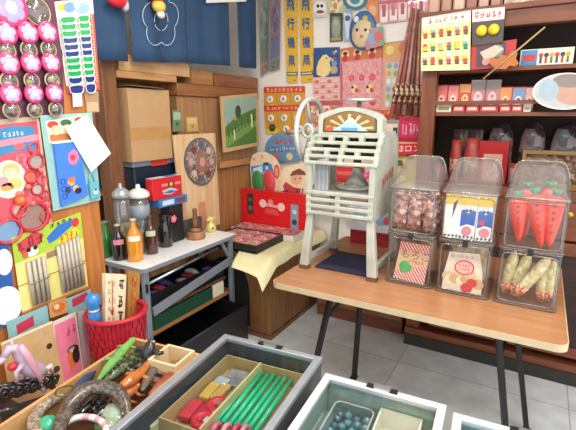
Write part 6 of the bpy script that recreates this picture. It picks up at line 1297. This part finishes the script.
# cardboard tray in the grey case (local a across, b towards the street)
def loc1(px, py, z):
    p = PZ(px, py, z); d = p-q1(0, 0, z); return d.dot(u1), d.dot(v1)
fz = zb1+.0085; CBD = mat('#bfa06c', .7, var=.06); CBL = mat('#d9c592', .6)
t = thing('cardboard_tray', 'divided cardboard tray inside the grey framed case', 'tray', q1(W1/2, .25, fz))
def b1(a0, a1, b0, b1_, z0, z1, m, nm, par): return MB().box(q1((a0+a1)/2, (b0+b1_)/2, (z0+z1)/2), (a1-a0, b1_-b0, z1-z0), m, R1).build(nm, par)
ta0, ta1, tb0, tb1 = .03, W1-.03, .035, .40; tz = fz+.06; dvd = .135
b1(ta0, ta1, tb0, tb1, fz, fz+.004, CBD, 'bottom', t)
for a, nm in ((ta0, 'side'), (ta1-.005, 'side')): b1(a, a+.005, tb0, tb1, fz+.0041, tz, CBD, nm, t)
b1(ta0+.0051, ta1-.0051, tb0, tb0+.005, fz+.0041, tz, CBD, 'side', t); b1(ta0+.0051, ta1-.0051, tb1-.005, tb1, fz+.0041, tz, CBD, 'side', t)
b1(ta0+dvd, ta0+dvd+.006, tb0+.0051, tb1-.0051, fz+.0041, tz+.006, CBL, 'divider', t)
iz = fz+.0045
for i, (a, bq, w_, l_, m, nm, lab, ct) in enumerate([
    (.10, .085, .07, .05, mat('#9a9a98', .2, coat=.6, var=.2, sc=60), 'grey_pack', 'shiny grey packet at the far end of the cardboard tray', 'packet'),
    (.125, .125, .06, .05, mat('#86857f', .2, coat=.6, var=.2, sc=60), 'grey_pack', 'second grey packet, touching the cardboard divider', 'packet'),
    (.075, .140, .05, .04, mat('#b9bcc0', .15, coat=.8, var=.15), 'grey_pack', 'silvery packet between grey packet and yellow packets', 'packet'),
    (.062, .195, .036, .085, mat('#d6a950', .35, var=.1), 'yellow_pack', 'mustard yellow packet along the tray wall', 'packet'),
    (.100, .19, .034, .085, mat('#cf9f58', .35, var=.1), 'yellow_pack', 'mustard yellow packet nearer the cardboard divider', 'packet'),
    (.137, .20, .016, .11, mat('#8f7a5a', .5), 'wooden_stick', 'brown stick lying along the cardboard divider', 'stick'),
    (.062, .295, .04, .085, mat('#d23a46', .35), 'red_pack', 'red packet along the tray wall beyond the yellow ones', 'packet'),
    (.105, .29, .036, .085, mat('#c62f3c', .35), 'red_pack', 'red packet beside the silver foil', 'packet'),
    (.143, .30, .026, .07, mat('#c9c9c6', .15, coat=.8, var=.2, sc=60), 'foil_pack', 'silver foil scrap against the cardboard divider', 'packet')]):
    MB().box(q1(a, bq, iz+.016+.002*(i % 3)), (w_, l_, .022), m, R1 @ Matrix.Rotation(.08*((i % 3)-1), 3, 'Z')).build(nm, label=lab, cat=ct, bevel=.006, seg=3)
GS = mat('#1fc48c', .3, coat=.4)
for i in range(7):
    s_ = PZ(256+i*5.8, 372+i*1.4, iz+.03); e_ = PZ(216+i*6.6, 422+i*1.5, iz+.03); b = MB(); s_.z += .003*(i % 2); e_.z += .003*(i % 2)
    b.tube([s_, e_], .0078, GS, 10); b.tube([s_+(s_-e_)*.001, s_-(s_-e_)*.002], .0055, mat('#0d6a48', .5), 8)
    b.build('green_stick', label='bright green plastic stick, %s from the cardboard divider' % gn[i], cat='stick', group='green sticks in the grey case')
def roll(px, py, r, h, z, m, lab, nm='red_roll', inner=.55):
    p = PZ(px, py, z); b = MB(); b.lathe([(r*inner, 0), (r, 0), (r*1.02, h*.5), (r, h), (r*inner, h), (r*inner, 0)], m, p, n=22); b.build(nm, label=lab, cat='roll')
roll(218, 413, .034, .035, iz, mat('#d83a44', .35), 'red paper roll beside the ends of the green sticks')
roll(203, 428, .034, .035, iz, mat('#dc3040', .35), 'red paper roll at the bottom edge of the grey case')
for i, (px, h_) in enumerate([(216, '#e46a8a'), (226, '#e8a0b0'), (236, '#dc4a6a'), (244, '#e88aa4')]):
    p = PZ(px, 432+i, iz+.03); b = MB(); b.tube([p+(u1*.0+v1*.022*math.cos(a)+V((0, 0, .022*math.sin(a)))) for a in [2*PI*k/18 for k in range(18)]], .0075, mat(h_, .3, coat=.4), 8, True)
    b.build('pink_ring', label=['deep pink plastic ring next to the red roll', 'pale pink plastic ring, second beside the red roll', 'crimson pink plastic ring in the row by the green sticks', 'light rose plastic ring at the end of the row'][i], cat='ring', group='pink rings in the grey case')
p = PZ(155, 424, fz+.02); MB().box(V((p.x, p.y, fz+.02)), (.05, .05, .038), mat('#d9c8a0', .5), R1 @ Matrix.Rotation(.4, 3, 'Z')).build('cream_block', label='cream block at the bottom edge beside the cardboard tray', cat='block', bevel=.003)
# case two: marbles in a clear tray, white box
fz = zb2+.0085
def l2(px, py, z): p = PZ(px, py, z); d = p-q2(0, 0, z); return d.dot(u2), d.dot(v2)
a0, b0 = l2(337, 400, fz+.05); a1, _ = l2(378, 404, fz+.05)
t = thing('marble_tray', 'clear plastic tray of dark marbles in the pale framed case', 'tray', q2((a0+a1)/2, b0+.13, fz)); w_ = a1-a0
def rr2(a0, a1, b0, b1, r, z, n=5):
    return [q2(p[0], p[1], z) for p in rrect(a0, b0, a1, b1, r, 0, n)]
b = MB(); lo_ = rr2(a0, a1, b0, b0+.26, .02, fz); n = len(lo_); up_ = V((0, 0, .05)); PB = clear('#dfe8ea', .14, .08, key='mtray', haze=.08)
b.add(lo_, [tuple(range(n))], PB); b.add(lo_+[p+up_ for p in lo_], [(i, (i+1) % n, n+(i+1) % n, n+i) for i in range(n)], PB, True); b.build('shell', t)
b = MB(); b.tube([p+up_ for p in lo_], .003, clear('#e4ecee', .25, .1, key='mrim', haze=.35), 6, True); b.build('rim', t)
rr = random.Random(5); first = None; MBL = [mat(h, .05, coat=1., var=.3, sc=70) for h in ('#3a5f6a', '#4f7f86', '#2f4f5a', '#6a8f8a')]; tmpl = {}
for j in range(9):
    for i in range(4):
        a = a0+.017+(w_-.034)*i/3+rr.uniform(-.002, .002)+(.004 if j % 2 else -.004)*(0 < i < 3); bq = b0+.016+.0278*j+rr.uniform(-.002, .002); k = rr.randrange(4)
        loc = q2(a, bq, fz+.0006+.006*((i+j) % 2))
        if k not in tmpl:
            m_ = MB(); m_.ball(V((0, 0, .0132)), .0132, MBL[k], 9); o = m_.build('glass_marble', label='dark blue-green glass marble in the clear plastic tray', cat='marble', group='marbles in the clear tray'); o.location = loc; tmpl[k] = o
        else: dup(tmpl[k], loc)
a0, b0 = l2(381, 408, fz+.06); a1, _ = l2(424, 416, fz+.06)
t = thing('white_box', 'open white cardboard box beside the marble tray', 'box', q2((a0+a1)/2, b0+.1, fz)); WB_ = mat('#ece6d6', .5)
def b2(a0, a1, b0, b1, z0, z1, m, nm): MB().box(q2((a0+a1)/2, (b0+b1)/2, (z0+z1)/2), (a1-a0, b1-b0, z1-z0), m, R2).build(nm, t)
b2(a0, a1, b0, b0+.22, fz, fz+.004, mat('#d8cfb8', .5), 'bottom'); b2(a0, a0+.005, b0, b0+.22, fz+.0041, fz+.062, WB_, 'side'); b2(a1-.005, a1, b0, b0+.22, fz+.0041, fz+.062, WB_, 'side'); b2(a0+.0051, a1-.0051, b0, b0+.005, fz+.0041, fz+.062, WB_, 'side'); b2(a0+.0051, a1-.0051, b0+.215, b0+.22, fz+.0041, fz+.062, WB_, 'side')
a0, b0 = l2(318, 410, fz+.02); MB().box(q2(a0+.005, b0+.09, fz+.01), (.03, .18, .018), mat('#b9bfae', .4), R2).build('pale_strip', label='pale strip-shaped box between the case wall and marble tray', cat='box', bevel=.003)
